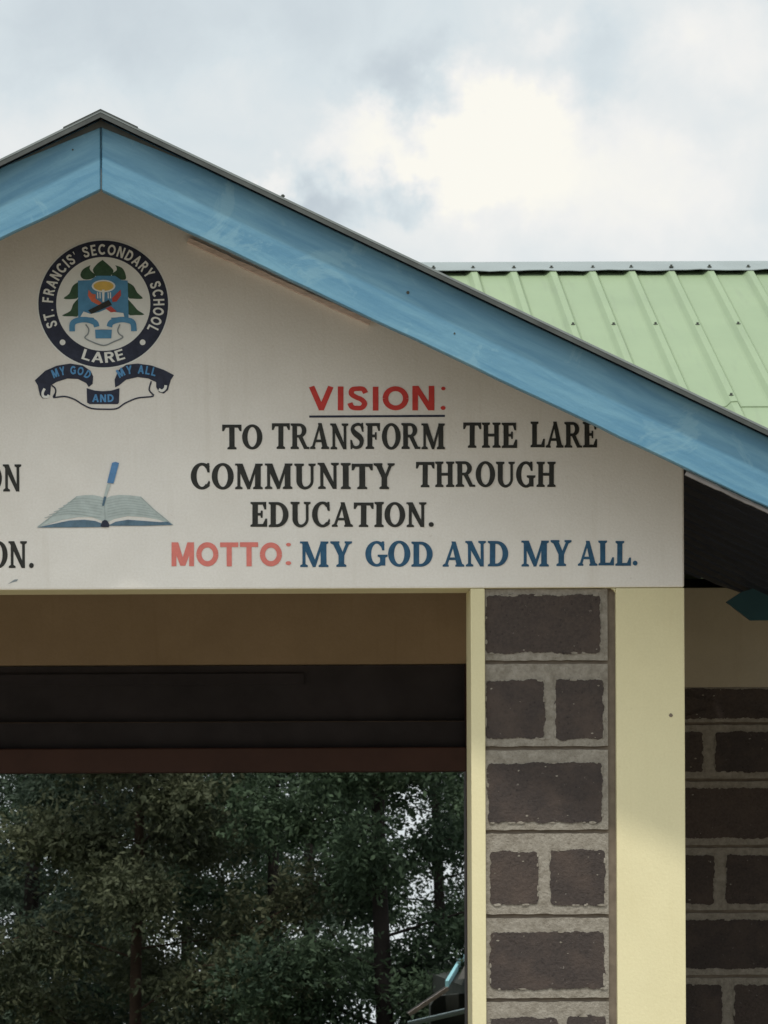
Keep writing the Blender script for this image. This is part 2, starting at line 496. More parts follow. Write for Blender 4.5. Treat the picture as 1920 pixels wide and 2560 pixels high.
# bare timber trim left under the barge board
def strip_obj(p0, p1, wdt, y0, y1, mats, name, parent, mbc=PB):
    d = (p1 - p0); d.y = 0; d.normalize(); nrm = Vector((-d.z, 0, d.x)) * wdt / 2
    m = mbc()
    rnd = random.Random(5)
    n = 24
    up, lo = [], []
    for i in range(n + 1):
        q = p0.lerp(p1, i / n)
        j = rnd.uniform(-0.0012, 0.0012)
        up.append((q.x + nrm.x, q.z + nrm.z + j)); lo.append((q.x - nrm.x, q.z - nrm.z - j))
    m.prism(up + lo[::-1], y0, y1)
    return m.build(name, mats, parent)
strip_obj(P(470, 601, -0.008), P(925, 808, -0.008), 0.013, -0.02, -0.0005, M_timber, 'timber_batten', porch)
strip_obj(P(1714, 1183, -0.49), P(2080, 1353, -0.49), 0.010, -0.494, -0.480, M_greytimber, 'timber_batten', porch)

# ------------------------------------------------------------------ stone work
def rough_rect(x0, x1, z0, z1, rnd, j=0.0021, step=0.0036, rc=0.009):
    pts = []
    corners = [(x0, z0, x1, z0), (x1, z0, x1, z1), (x1, z1, x0, z1), (x0, z1, x0, z0)]
    for (ax, az, bx, bz) in corners:
        L_ = math.hypot(bx - ax, bz - az); n = max(3, int((L_ - 2 * rc) / step))
        w_ = 0.0
        nx, nz = -(bz - az) / L_, (bx - ax) / L_
        for i in range(n):                       # along the edge, clear of the rounded corners
            d = rc + (L_ - 2 * rc) * (i + 0.5) / n
            w_ = 0.80 * w_ + rnd.uniform(-j, j)
            k = min(1.0, min(d - rc, L_ - rc - d) / 0.01 + 0.2)
            pts.append((ax + (bx - ax) * d / L_ + nx * w_ * k, az + (bz - az) * d / L_ + nz * w_ * k))
        # the corner itself
        tx_, tz_ = (bx - ax) / L_, (bz - az) / L_
        c_ = rc * rnd.uniform(0.25, 0.42)
        pts.append((bx - tx_ * c_ + nx * c_, bz - tz_ * c_ + nz * c_))
    return pts

def stone_panel(name, x0, x1, rows, blocks, yf, parent, builder, seed, zlo, edge=None):
    """rows: groove heights from the top down; blocks: (x0,x1,z0,z1)"""
    rnd = random.Random(seed)
    m = builder()
    zt = rows[0]
    m.box(x0, x1, yf + 0.012, yf + 0.03, zlo, zt, 2)
    gr = rows + [zlo]
    for a, c in zip(gr[:-1], gr[1:]):
        za, zc = a - (0.0 if a == zt else 0.0052), c + 0.0052
        # one band of flush pointing per course, its edges slightly uneven
        xe0, xe1 = (x0, x1) if edge is None else ((x0, x1 - edge) if edge > 0 else (x0 - edge, x1))
        n = max(8, int((x1 - x0) / 0.02))
        up = [(xe0 + (xe1 - xe0) * i / n, za + rnd.uniform(-0.0015, 0.0012)) for i in range(n + 1)]
        lo = [(xe0 + (xe1 - xe0) * i / n, zc + rnd.uniform(-0.0012, 0.0015)) for i in range(n + 1)]
        m.prism(up + lo[::-1], yf, yf + 0.011, 1)
    for (bx0, bx1, bz0, bz1) in blocks:
        poly = rough_rect(bx0, bx1, bz0, bz1, rnd)
        m.prism(poly, yf - 0.0025, yf + 0.0005, 0, caps=False)
        ncp = len(poly); k0 = len(m.V) - 2 * ncp
        m.V.append(((bx0 + bx1) / 2, yf - 0.0025, (bz0 + bz1) / 2))      # face fanned from its middle
        m.F += [(k0 + i, k0 + (i + 1) % ncp, len(m.V) - 1) for i in range(ncp)]; m.mi += [0] * ncp
    # crumbs of mortar smeared on the stones
    for (bx0, bx1, bz0, bz1) in blocks:
        for k in range(rnd.randint(7, 14)):      # lips of pointing that run over the edges
            side = rnd.randint(0, 3); u_ = rnd.random()
            cx, cz = ((bx0 + (bx1 - bx0) * u_, bz0) if side == 0 else (bx0 + (bx1 - bx0) * u_, bz1) if side == 1 else (bx0, bz0 + (bz1 - bz0) * u_) if side == 2 else (bx1, bz0 + (bz1 - bz0) * u_))
            a_, b2 = rnd.uniform(0.004, 0.014), rnd.uniform(0.0018, 0.0042)
            if side > 1: a_, b2 = b2, a_
            poly = [(cx + a_ * rnd.uniform(0.7, 1.2) * math.cos(q), cz + b2 * rnd.uniform(0.7, 1.2) * math.sin(q)) for q in [j2 * math.pi / 5 for j2 in range(10)]]
            m.prism(poly, yf - rnd.uniform(0.0028, 0.0036), yf, 1)
        for k in range(rnd.randint(3, 8)):
            cx = rnd.uniform(bx0 + 0.01, bx1 - 0.01); cz = rnd.choice((rnd.uniform(bz1 - 0.03, bz1), rnd.uniform(bz0, bz1), rnd.uniform(bz0, bz0 + 0.02)))
            r = rnd.uniform(0.001, 0.0035)
            poly = [(cx + r * rnd.uniform(0.6, 1.8) * math.cos(a), cz + r * rnd.uniform(0.5, 1.0) * math.sin(a)) for a in [j * math.pi / 3.5 for j in range(7)]]
            m.sheet(poly, yf - 0.0032, 1)
    return m.build(name, [M_stone, M_mortar, M_mortar_back], parent)

def px_rect(a, c, t, d, y=0.0):
    p, q = P(a, d, y), P(c, t, y)
    return (p.x, q.x, p.z, q.z)

def make_pier(mirror):
    m = PB()
    xi, xs_, xb, xo = XO, XO + 0.040, P(1541, 1900).x, XR
    # plastered edges and body
    m.box(xi, xs_, 0.0, 0.2, 0.12, ZB - 0.0005)
    m.box(xb, xo, 0.0, 0.2, 0.12, ZB - 0.0005)
    m.box(xs_, xb, 0.045, 0.2, 0.12, ZB - 0.0005)
    # small plaster fillet in the top corner of the stone panel
    r = 0.014
    m.prism([(xb, ZB - 0.001), (xb - r, ZB - 0.001), (xb - r * 0.4, ZB - r * 0.4), (xb, ZB - r)], 0.004, 0.044)
    if mirror: m.V = [(2 * XC - v[0], v[1], v[2]) for v in m.V]; m.F = [f[::-1] for f in m.F]
    o = m.build('pillar', M_yellow, porch)
    bevel(o, 0.004, 2)
    rows = [ZB - 0.001] + [P(1370, y).z for y in (1655, 1870, 2079, 2290, 2500)]
    for k in range(4): rows.append(rows[-1] - 0.235)
    bl = [px_rect(1216, 1502, 1487, 1633), px_rect(1216, 1361, 1700, 1847), px_rect(1389, 1509, 1698, 1848),
          px_rect(1221, 1506, 1906, 2057), px_rect(1226, 1345, 2128, 2262), px_rect(1377, 1513, 2124, 2263),
          px_rect(1227, 1511, 2329, 2473), px_rect(1229, 1395, 2545, 2690), px_rect(1420, 1515, 2540, 2690)]
    for k in range(6, 9):
        zt, zb = rows[k] - 0.03, rows[k] - 0.2
        if k % 2 == 0: bl.append((xs_ + 0.01, xb - 0.03, zb, zt))
        else: bl += [(xs_ + 0.01, xs_ + 0.14, zb, zt), (xs_ + 0.17, xb - 0.03, zb, zt)]
    rows = rows[:9]
    if mirror:
        bl = [(2 * XC - c, 2 * XC - a, d, e) for a, c, d, e in bl]
        stone_panel('stone_infill', 2 * XC - xb, 2 * XC - xs_, rows, bl, 0.014, o, PB, 22, 0.12, -0.022)
    else:
        stone_panel('stone_infill', xs_, xb, rows, bl, 0.014, o, PB, 21, 0.12, 0.022)
make_pier(False); make_pier(True)

# porch side walls above the beam line: plain plastered return beams
for x0, x1 in ((XR - 0.2, XR), (XL, XL + 0.2)):
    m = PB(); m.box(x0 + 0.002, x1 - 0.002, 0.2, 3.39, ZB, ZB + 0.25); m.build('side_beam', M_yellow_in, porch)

# ------------------------------------------------------------------ lettering
class Paint:
    """flat painted shapes, each laid a hair above the last"""
    def __init__(s, y=-0.0012): s.m = PB(); s.y = y; s.k = 0
    def poly(s, pts, m=0):
        s.m.sheet(pts, s.y - 0.00006 * (s.k % 24), m); s.k += 1
    def build(s, name, mats, parent): return s.m.build(name, mats, parent)

def stroke(pts, w0):
    """strip polygon along a polyline; w0 constant or per point"""
    ws = w0 if isinstance(w0, (list, tuple)) else [w0] * len(pts)
    l, r = [], []
    n = len(pts)
    for i, (x, y) in enumerate(pts):
        a = pts[max(0, i - 1)]; c = pts[min(n - 1, i + 1)]
        dx, dy = c[0] - a[0], c[1] - a[1]; L_ = math.hypot(dx, dy) or 1
        nx, ny = -dy / L_, dx / L_
        k = 1.0
        if 0 < i < n - 1:
            ux, uy = x - a[0], y - a[1]; lu = math.hypot(ux, uy) or 1
            cs = abs(nx * (-uy / lu) + ny * (ux / lu)); k = 1 / max(0.6, cs)
        l.append((x + nx * ws[i] / 2 * k, y + ny * ws[i] / 2 * k)); r.append((x - nx * ws[i] / 2 * k, y - ny * ws[i] / 2 * k))
    return l + r[::-1]
def arc(cx, cy, rx, ry, a0, a1, n=18):
    return [(cx + rx * math.cos(math.radians(a0 + (a1 - a0) * i / n)), cy + ry * math.sin(math.radians(a0 + (a1 - a0) * i / n))) for i in range(n + 1)]
def band(cx, cy, ro, ri, a0, a1, n=22, cxi=None):
    cxi = cx if cxi is None else cxi
    return arc(cx, cy, ro[0], ro[1], a0, a1, n) + arc(cxi, cy, ri[0], ri[1], a1, a0, n)
def smooth(pts, n=5):
    out = []
    for i in range(len(pts) - 1):
        p0, p1, p2, p3 = pts[max(0, i - 1)], pts[i], pts[i + 1], pts[min(len(pts) - 1, i + 2)]
        for k in range(n):
            t = k / n
            out.append(tuple(0.5 * (2 * p1[j] + (p2[j] - p0[j]) * t + (2 * p0[j] - 5 * p1[j] + 4 * p2[j] - p3[j]) * t * t + (3 * p1[j] - p0[j] - 3 * p2[j] + p3[j]) * t ** 3) for j in range(2)))
    return out + [pts[-1]]

def bq(x0, y0, x1, y1): return [(x0, y0), (x1, y0), (x1, y1), (x0, y1)]
def foot(x0, x1, o=0.075):    # bracketed serif at the base line
    return [(x0 - o, 0), (x1 + o, 0), (x1 + o, 0.045), (x1, 0.095), (x0, 0.095), (x0 - o, 0.045)]
def head(x0, x1, o=0.075): return [(x, 1 - y) for x, y in foot(x0, x1, o)]
TW, TN = 0.185, 0.085
FAT = 0.016
def serif(ch):
    if ch == 'I': return 0.36, [bq(0.09, 0, 0.275, 1), foot(0.09, 0.275), head(0.09, 0.275)]
    if ch == 'T': return 0.74, [bq(0.28, 0, 0.465, 1), foot(0.28, 0.465), bq(0.0, 0.905, 0.745, 1), [(0, 0.91), (0.0, 0.76), (0.045, 0.76), (0.12, 0.91)], [(0.745, 0.91), (0.745, 0.76), (0.70, 0.76), (0.625, 0.91)]]
    if ch == 'O': return 0.78, [band(0.39, 0.5, (0.39, 0.515), (0.205, 0.435), 0, 180), band(0.39, 0.5, (0.39, 0.515), (0.205, 0.435), 180, 360)]
    if ch in 'CG':
        P_ = [band(0.40, 0.5, (0.40, 0.515), (0.215, 0.435), 48, 312, 30)]
        P_.append([(0.60, 1.0), (0.655, 1.0), (0.665, 0.66), (0.615, 0.66), (0.57, 0.80)])
        if ch == 'C': P_.append([(0.655, 0.30), (0.68, 0.26), (0.66, 0.13), (0.60, 0.06), (0.55, 0.10)])
        else: P_ += [bq(0.54, 0.03, 0.70, 0.43), [(0.45, 0.45), (0.78, 0.45), (0.78, 0.40), (0.70, 0.35), (0.54, 0.35), (0.45, 0.40)]]
        return 0.72 if ch == 'C' else 0.78, P_
    if ch in 'EFL':
        P_ = [bq(0.09, 0, 0.275, 1), foot(0.09, 0.275), head(0.09, 0.275)]
        if ch in 'EF': P_ += [bq(0.275, 0.915, 0.60, 1), [(0.60, 1), (0.60, 0.72), (0.555, 0.72), (0.49, 0.915)], bq(0.275, 0.465, 0.46, 0.545), [(0.46, 0.64), (0.46, 0.37), (0.42, 0.37), (0.40, 0.5), (0.42, 0.64)]]
        if ch in 'EL': P_ += [bq(0.275, 0, 0.62, 0.085), [(0.64, 0), (0.64, 0.31), (0.595, 0.31), (0.50, 0.085), (0.5, 0)]]
        return 0.66, P_
    if ch == 'H':
        return 0.80, [bq(0.09, 0, 0.255, 1), bq(0.545, 0, 0.71, 1), bq(0.255, 0.46, 0.545, 0.545), foot(0.09, 0.255), head(0.09, 0.255), foot(0.545, 0.71), head(0.545, 0.71)]
    if ch == 'N':
        return 0.80, [bq(0.115, 0, 0.20, 1), bq(0.60, 0, 0.685, 1), [(0.04, 1), (0.24, 1), (0.685, 0.0), (0.57, 0.0)], foot(0.115, 0.20, 0.085), head(0.60, 0.685, 0.085), [(0.02, 1), (0.2, 1), (0.2, 0.95), (0.02, 0.955)]]
    if ch == 'M':
        return 1.04, [bq(0.105, 0, 0.185, 1), bq(0.755, 0, 0.935, 1), [(0.06, 1), (0.27, 1), (0.56, 0.16), (0.47, 0.0)], [(0.47, 0.0), (0.545, 0.0), (0.80, 0.88), (0.76, 1.0)], foot(0.105, 0.185, 0.08), foot(0.755, 0.935, 0.07), [(0.755, 1), (1.005, 1), (1.005, 0.955), (0.935, 0.91), (0.755, 0.91)], [(0.02, 1), (0.2, 1), (0.2, 0.95), (0.02, 0.955)]]
    if ch == 'A':
        return 0.80, [[(0.055, 0), (0.14, 0), (0.42, 0.93), (0.38, 1.0)], [(0.34, 1.0), (0.47, 1.0), (0.74, 0), (0.54, 0)], bq(0.21, 0.27, 0.55, 0.345), foot(0.075, 0.125, 0.075), foot(0.56, 0.72, 0.075)]
    if ch == 'R':
        return 0.80, [bq(0.09, 0, 0.265, 1), foot(0.09, 0.265), head(0.09, 0.265), bq(0.26, 0.915, 0.40, 1), bq(0.26, 0.46, 0.40, 0.54), band(0.38, 0.73, (0.29, 0.27), (0.12, 0.19), -90, 90), [(0.33, 0.50), (0.49, 0.50), (0.70, 0.07), (0.80, 0.05), (0.80, 0), (0.59, 0)]]
    if ch == 'D':
        return 0.80, [bq(0.09, 0, 0.265, 1), foot(0.09, 0.265), head(0.09, 0.265), bq(0.26, 0.915, 0.34, 1), bq(0.26, 0.0, 0.34, 0.085), band(0.33, 0.5, (0.43, 0.5), (0.245, 0.415), -90, 90)]
    if ch == 'U':
        return 0.80, [bq(0.09, 0.3, 0.265, 1), bq(0.615, 0.3, 0.69, 1), band(0.39, 0.33, (0.30, 0.345), (0.125, 0.26), 180, 270), band(0.39, 0.33, (0.30, 0.345), (0.225, 0.26), 270, 360), bq(0.36, -0.012, 0.42, 0.07), head(0.09, 0.265), head(0.615, 0.69, 0.08)]
    if ch == 'Y':
        return 0.78, [[(0.06, 1), (0.25, 1), (0.47, 0.45), (0.30, 0.45)], [(0.68, 1), (0.59, 1), (0.40, 0.46), (0.46, 0.40)], bq(0.30, 0, 0.475, 0.47), foot(0.30, 0.475), head(0.075, 0.23, 0.07), head(0.60, 0.67, 0.08)]
    if ch == 'S':
        pts = smooth([(0.54, 0.80), (0.47, 0.92), (0.32, 0.955), (0.15, 0.88), (0.115, 0.74), (0.22, 0.60), (0.40, 0.47), (0.50, 0.32), (0.45, 0.12), (0.28, 0.045), (0.13, 0.09), (0.065, 0.22)], 5)
        n = len(pts); ws = [0.075 + 0.125 * math.exp(-((i / (n - 1) - 0.52) / 0.2) ** 2) for i in range(n)]
        return 0.62, [stroke(pts, ws), [(0.505, 1.0), (0.55, 1.0), (0.575, 0.68), (0.53, 0.68), (0.48, 0.86)], [(0.04, 0.0), (0.085, 0.0), (0.13, 0.14), (0.075, 0.33), (0.03, 0.33)]]
    if ch == '.': return 0.24, [arc(0.12, 0.075, 0.085, 0.085, 0, 330, 11)]
    return 0.3, []

def sans(ch, w0=0.20):
    h = w0 / 2
    T_ = lambda *p: stroke(list(p), w0)
    def closed(pts): n = len(pts) // 2; return [stroke(pts[:n + 1], w0), stroke(pts[n:], w0)]
    if ch == 'V': return 0.86, [T_((h * 0.9, 1), (0.43, h * 0.6)), T_((0.43, h * 0.6), (0.86 - h * 0.9, 1)), [(0.33, 0), (0.53, 0), (0.47, 0.25), (0.39, 0.25)]]
    if ch == 'I': return w0 + 0.1, [bq(0.05, 0, 0.05 + w0, 1)]
    if ch == 'S':
        pts = smooth([(0.64, 0.72), (0.55, 0.88), (0.37, 1 - h), (0.17, 0.86), (0.14, 0.68), (0.30, 0.55), (0.48, 0.46), (0.60, 0.30), (0.52, 0.13), (0.35, h), (0.16, 0.14), (0.08, 0.31)], 5)
        return 0.74, [stroke(pts, w0 * 0.95)]
    if ch == 'O': return 0.92, closed(arc(0.46, 0.5, 0.46 - h, 0.5 - h, 0, 360, 36))
    if ch in 'CG':
        P_ = [stroke(arc(0.46, 0.5, 0.46 - h, 0.5 - h, 42, 318, 30), w0)]
        if ch == 'G': P_ += [bq(0.5, 0.36, 0.86, 0.36 + w0 * 0.9), bq(0.86 - w0, 0.1, 0.86, 0.45)]
        return 0.86, P_
    if ch == 'N': return 0.84, [bq(0.03, 0, 0.03 + w0, 1), bq(0.81 - w0, 0, 0.81, 1), [(0.03, 1), (0.03 + w0 * 1.1, 1), (0.81, 0), (0.81 - w0 * 1.1, 0)]]
    if ch == 'M': return 1.0, [bq(0.03, 0, 0.03 + w0 * 0.95, 1), bq(0.97 - w0 * 0.95, 0, 0.97, 1), [(0.03, 1), (0.03 + w0 * 1.3, 1), (0.5 + h, 0.02), (0.5 - h, 0.02)], [(0.97, 1), (0.97 - w0 * 1.3, 1), (0.5 - h, 0.02), (0.5 + h, 0.02)]]
    if ch == 'T': return 0.76, [bq(0, 1 - w0 * 0.9, 0.76, 1), bq(0.38 - h, 0, 0.38 + h, 1)]
    if ch in 'EFL':
        P_ = [bq(0.04, 0, 0.04 + w0, 1)]
        if ch in 'EF': P_ += [bq(0.04, 1 - w0 * 0.85, 0.62, 1), bq(0.04, 0.5 - h * 0.85, 0.56, 0.5 + h * 0.85)]
        if ch in 'EL': P_ += [bq(0.04, 0, 0.64, w0 * 0.85)]
        return 0.68, P_
    if ch == 'R': return 0.76, [bq(0.04, 0, 0.04 + w0, 1), bq(0.1, 1 - w0 * 0.9, 0.42, 1), bq(0.1, 0.40, 0.42, 0.40 + w0 * 0.9), stroke(arc(0.40, 0.70, 0.30 - h, 0.30 - h, -90, 90, 14), w0), [(0.33, 0.42), (0.53, 0.42), (0.76, 0), (0.54, 0)]]
    if ch == 'A': return 0.86, [T_((h, 0), (0.43, 1 - h * 0.5)), T_((0.43, 1 - h * 0.5), (0.86 - h, 0)), bq(0.22, 0.22, 0.64, 0.22 + w0 * 0.8), [(0.34, 1), (0.52, 1), (0.5, 0.8), (0.36, 0.8)]]
    if ch == 'D': return 0.82, [bq(0.04, 0, 0.04 + w0, 1), bq(0.1, 1 - w0 * 0.9, 0.36, 1), bq(0.1, 0, 0.36, w0 * 0.9), stroke(arc(0.34, 0.5, 0.48 - h, 0.5 - h, -90, 90, 20), w0)]
    if ch == 'Y': return 0.80, [T_((h, 1), (0.40, 0.42)), T_((0.40, 0.42), (0.80 - h, 1)), bq(0.40 - h, 0, 0.40 + h, 0.48)]
    if ch == 'H': return 0.82, [bq(0.04, 0, 0.04 + w0, 1), bq(0.78 - w0, 0, 0.78, 1), bq(0.04, 0.5 - h * 0.9, 0.78, 0.5 + h * 0.9)]
    if ch == ':': return 0.28, [arc(0.14, 0.09, 0.085, 0.085, 0, 330, 11), arc(0.14, 0.90, 0.075, 0.075, 0, 330, 11)]
    if ch == '.': return 0.28, [arc(0.14, 0.10, 0.10, 0.10, 0, 330, 11)]
    if ch == "'": return 0.22, [[(0.05, 1), (0.17, 1), (0.13, 0.70), (0.07, 0.70)]]
    return 0.42, []

def text_layout(txt, font, gap=0.06):
    x, out = 0.0, []
    for ch in txt:
        wd, pl = font(ch)
        out.append((x, wd, pl)); x += wd + gap
    return x - gap, out

K = 1920 / 1659.0
LR = random.Random(9)
def fatten(poly, d):
    n = len(poly)
    if sum(poly[i][0] * poly[(i + 1) % n][1] - poly[(i + 1) % n][0] * poly[i][1] for i in range(n)) < 0: poly = poly[::-1]
    out = []
    for i in range(n):
        a, b_, c = poly[i - 1], poly[i], poly[(i + 1) % n]
        def nr(p, q):
            L_ = math.hypot(q[0] - p[0], q[1] - p[1]) or 1
            return ((q[1] - p[1]) / L_, -(q[0] - p[0]) / L_)
        n1_, n2_ = nr(a, b_), nr(b_, c)
        mx, my = n1_[0] + n2_[0], n1_[1] + n2_[1]
        k = 2 / max(0.8, mx * mx + my * my)
        out.append((b_[0] + mx * k * d, b_[1] + my * k * d))
    return out

def word(paint, txt, u0, u1, v0, v1, font=serif, m=0, gap=0.055, skew=0.0, rise=0.0):
    """hand lettered word between pixel limits (u from the full view), on the wall plane"""
    tot, lay = text_layout(txt, font, gap)
    for (x, wd, pl) in lay:
        dy, ds, dr = LR.uniform(-0.010, 0.010), LR.uniform(0.985, 1.015), LR.uniform(-0.008, 0.008)
        for poly in pl:
            pts = []
            for (a, c) in (fatten(poly, FAT) if font is serif else poly):
                c2 = c * ds + dy
                xx = (x + a + skew * c + dr * c) / tot
                uu = u0 + (u1 - u0) * xx
                vv = v1 + (v0 - v1) * c2 + rise * (uu - u0)
                q = P(uu * K, vv * K)
                pts.append((q.x, q.z))
            paint.poly(pts, m)

def sign_word(txt, mt, colour, u0, u1, v0, v1, **kw):
    p = Paint(); word(p, txt, u0, u1, v0, v1, **kw)
    o = p.build('painted_word', mt, gable); o['label'] = colour + ' painted word ' + txt
    return o
BL = 'black serif'
for (t_, u0, u1, v0, v1) in (('TO', 481, 566, 918, 970), ('TRANSFORM', 588, 962, 915, 969.5), ('THE', 1001, 1117, 913.5, 967), ('LARE', 1146, 1290, 911.5, 966),
                             ('COMMUNITY', 413, 853, 1002, 1056), ('THROUGH', 899, 1200, 998, 1051.5), ('EDUCATION.', 541, 938, 1085.5, 1137.5),
                             ('ON', -36, 47, 1004.5, 1061), ('ON.', -24, 74, 1170.5, 1226)):
    sign_word(t_, M_ink, BL, u0, u1, v0, v1)
def joined(parts, mt, label):
    p = Paint()
    for (t_, u0, u1, v0, v1, kw) in parts: word(p, t_, u0, u1, v0, v1, **kw)
    o = p.build('painted_word', mt, gable); o['label'] = label
joined([('VISION', 668, 940, 834.5, 886.5, dict(font=sans, gap=0.10)), (':', 948, 966, 834, 886.5, dict(font=sans))], M_red, 'red block letter word VISION')
joined([('MOTTO', 369, 609, 1172, 1223.5, dict(font=lambda c: sans(c, 0.215), gap=0.07)), (':', 613, 633, 1171, 1221, dict(font=sans))], M_pink, 'faded red block letter word MOTTO')
for (t_, u0, u1, v0, v1) in (('MY', 648, 761, 1171, 1224), ('GOD', 790, 936, 1170, 1223), ('AND', 957, 1099, 1169.5, 1223), ('MY', 1126, 1235, 1169, 1222.5), ('ALL.', 1249, 1378, 1168.5, 1221)):
    sign_word(t_, M_bluet, 'dark blue serif', u0, u1, v0, v1)
p = Paint()
a, c = P(668 * K, 900 * K), P(961 * K, 898.5 * K)
p.poly(stroke([(a.x, a.z), (c.x, c.z)], 0.0060))
p.build('underline', M_greyline if False else M_navy, gable)

# ------------------------------------------------------------------ emblem
emblem = empty('emblem', (0, 0, 0)); emblem.parent = porch
def E(pt):
    q = P(60 + pt[0] * 400 / 1659, 580 + pt[1] * 400 / 1659)
    return (q.x, q.z)
def EP(pts): return [E(q) for q in pts]
def layer(y): return Paint(y)
CX, CY = 822, 747
pr = layer(-0.0010)
pr.poly(EP(arc(CX, CY, 688, 672, 0, 355, 71)))
pr.build('emblem_halo', M_emwhite, emblem)
pr = layer(-0.0016)
pr.poly(EP(band(CX, CY, (673, 658), (488, 487), 0, 180, 40))); pr.poly(EP(band(CX, CY, (673, 658), (488, 487), 180, 360, 40)))
pr.build('emblem_ring', M_navy, emblem)
def ring_text(paint, txt, a_mid, a_span, r_base, hgt, up=True, gap=0.14, w0=0.17):
    tot, lay = text_layout(txt, lambda c: sans(c, w0), gap)
    for (x, wd, pl) in lay:
        t = (x + wd / 2) / tot
        ang = math.radians(a_mid + (0.5 - t) * a_span) if up else math.radians(a_mid + (t - 0.5) * a_span)
        k = math.radians(abs(a_span)) / tot * r_base * 1.03
        for poly in pl:
            pts = []
            for (u, v) in poly:
                lx, ly = (u - wd / 2) * k, v * hgt
                if up:
                    rx = r_base + ly; px_ = CX + rx * math.cos(ang) + lx * math.sin(ang); py_ = CY - (rx * math.sin(ang) - lx * math.cos(ang)) * 0.98
                else:
                    rx = r_base - ly; px_ = CX + rx * math.cos(ang) - lx * math.sin(ang); py_ = CY - (rx * math.sin(ang) + lx * math.cos(ang)) * 0.98
                pts.append(E((px_, py_)))
            paint.poly(pts)
pr = layer(-0.0021)
ring_text(pr, "ST. FRANCIS' SECONDARY SCHOOL", 87.5, 236, 520, 114, w0=0.205)
pr.build('school_name_lettering', M_emwhite, emblem)
pr = layer(-0.0021)
ring_text(pr, 'LARE', 270, 44, 622, 112, up=False, w0=0.2)
pr.build('place_name_lettering', M_emwhite, emblem)
for q in ((400, 1145), (1230, 1145)):
    pr = layer(-0.0021); pr.poly(EP(arc(q[0], q[1], 30, 30, 0, 340, 17))); pr.build('ring_dot', M_emwhite, emblem)

for q in ([(815, 290), (760, 330), (715, 390), (735, 440), (770, 480), (870, 480), (910, 440), (928, 400), (880, 345)],
          [(690, 345), (615, 385), (585, 440), (602, 480), (650, 495), (720, 478), (742, 445), (705, 415), (680, 380)],
          [(945, 345), (1015, 372), (1050, 430), (1055, 490), (1000, 495), (925, 470), (912, 435), (958, 400), (960, 370)],
          [(562, 520), (505, 560), (470, 640), (410, 690), (500, 697), (565, 672)], [(562, 690), (510, 750), (480, 820), (395, 868), (500, 875), (565, 862)],
          [(1070, 520), (1135, 560), (1175, 630), (1232, 690), (1130, 692), (1078, 672)], [(1080, 700), (1135, 760), (1180, 812), (1248, 857), (1160, 862), (1078, 850)]):
    pl = layer(-0.0016); pl.poly(EP(smooth(q + [q[0]], 3)[:-1])); pl.build('emblem_leaf', M_emgreen, emblem)
sh = layer(-0.0020)     # shield and its charges
B_, Y_, Wt, R_, O_, N_ = 0, 1, 2, 3, 4, 5
sh.poly(EP([(560, 505), (690, 500), (755, 455), (945, 455), (1010, 500), (1075, 505), (1085, 900), (562, 900)]), B_)
sh.y = -0.0026
sh.poly(EP(arc(825, 562, 122, 64, 0, 350, 30)), Wt); sh.y = -0.0029
sh.poly(EP(arc(825, 562, 104, 50, 0, 350, 30)), Y_)
sh.poly(EP([(808, 600), (836, 600), (832, 725), (814, 725)]), Wt)
for xx in (757, 782, 866, 890): sh.poly(EP([(xx, 625), (xx + 12, 628), (xx + 14, 690), (xx + 3, 690)]), Wt)
sh.poly(EP([(670, 600), (702, 640), (745, 650), (742, 692), (805, 735), (785, 765), (700, 722), (662, 660)]), O_)
sh.poly(EP([(1002, 600), (1006, 660), (960, 722), (918, 728), (912, 690), (950, 650)]), R_)
sh.y = -0.0034
sh.poly(EP([(585, 880), (618, 826), (690, 852), (780, 832), (850, 802), (940, 832), (1030, 842), (1042, 885), (905, 890), (880, 960), (870, 1010), (775, 1010), (770, 940), (720, 890)]), Wt)
sh.poly(EP([(845, 795), (900, 770), (962, 826), (900, 836)]), R_)
sh.y = -0.0038
sh.poly(EP([(665, 815), (880, 705), (912, 757), (700, 852)]), N_)
sh.build('emblem_shield', [M_emblue, M_emyellow, M_emwhite, M_emred, M_emorange, M_ink], emblem)
rb = layer(-0.0042)     # small ribbon under the shield
rb.poly(EP(stroke(smooth([(500, 1032), (505, 950), (560, 918), (650, 912), (735, 940), (755, 985)], 4), 58)), 0)
rb.poly(EP(stroke(smooth([(885, 985), (905, 940), (985, 912), (1070, 915), (1130, 945), (1140, 1030)], 4), 58)), 0)
rb.poly(EP([(738, 1015), (912, 1015), (905, 1105), (742, 1105)]), 0)
rb.poly(EP(stroke(smooth([(640, 960), (672, 1010), (662, 1060), (632, 1098), (700, 1138), (825, 1178), (930, 1140), (1025, 1095), (988, 1060), (972, 1020), (995, 960)], 4), 13)), 1)
rb.build('emblem_ribbon', [M_emblue, M_greyline], emblem)
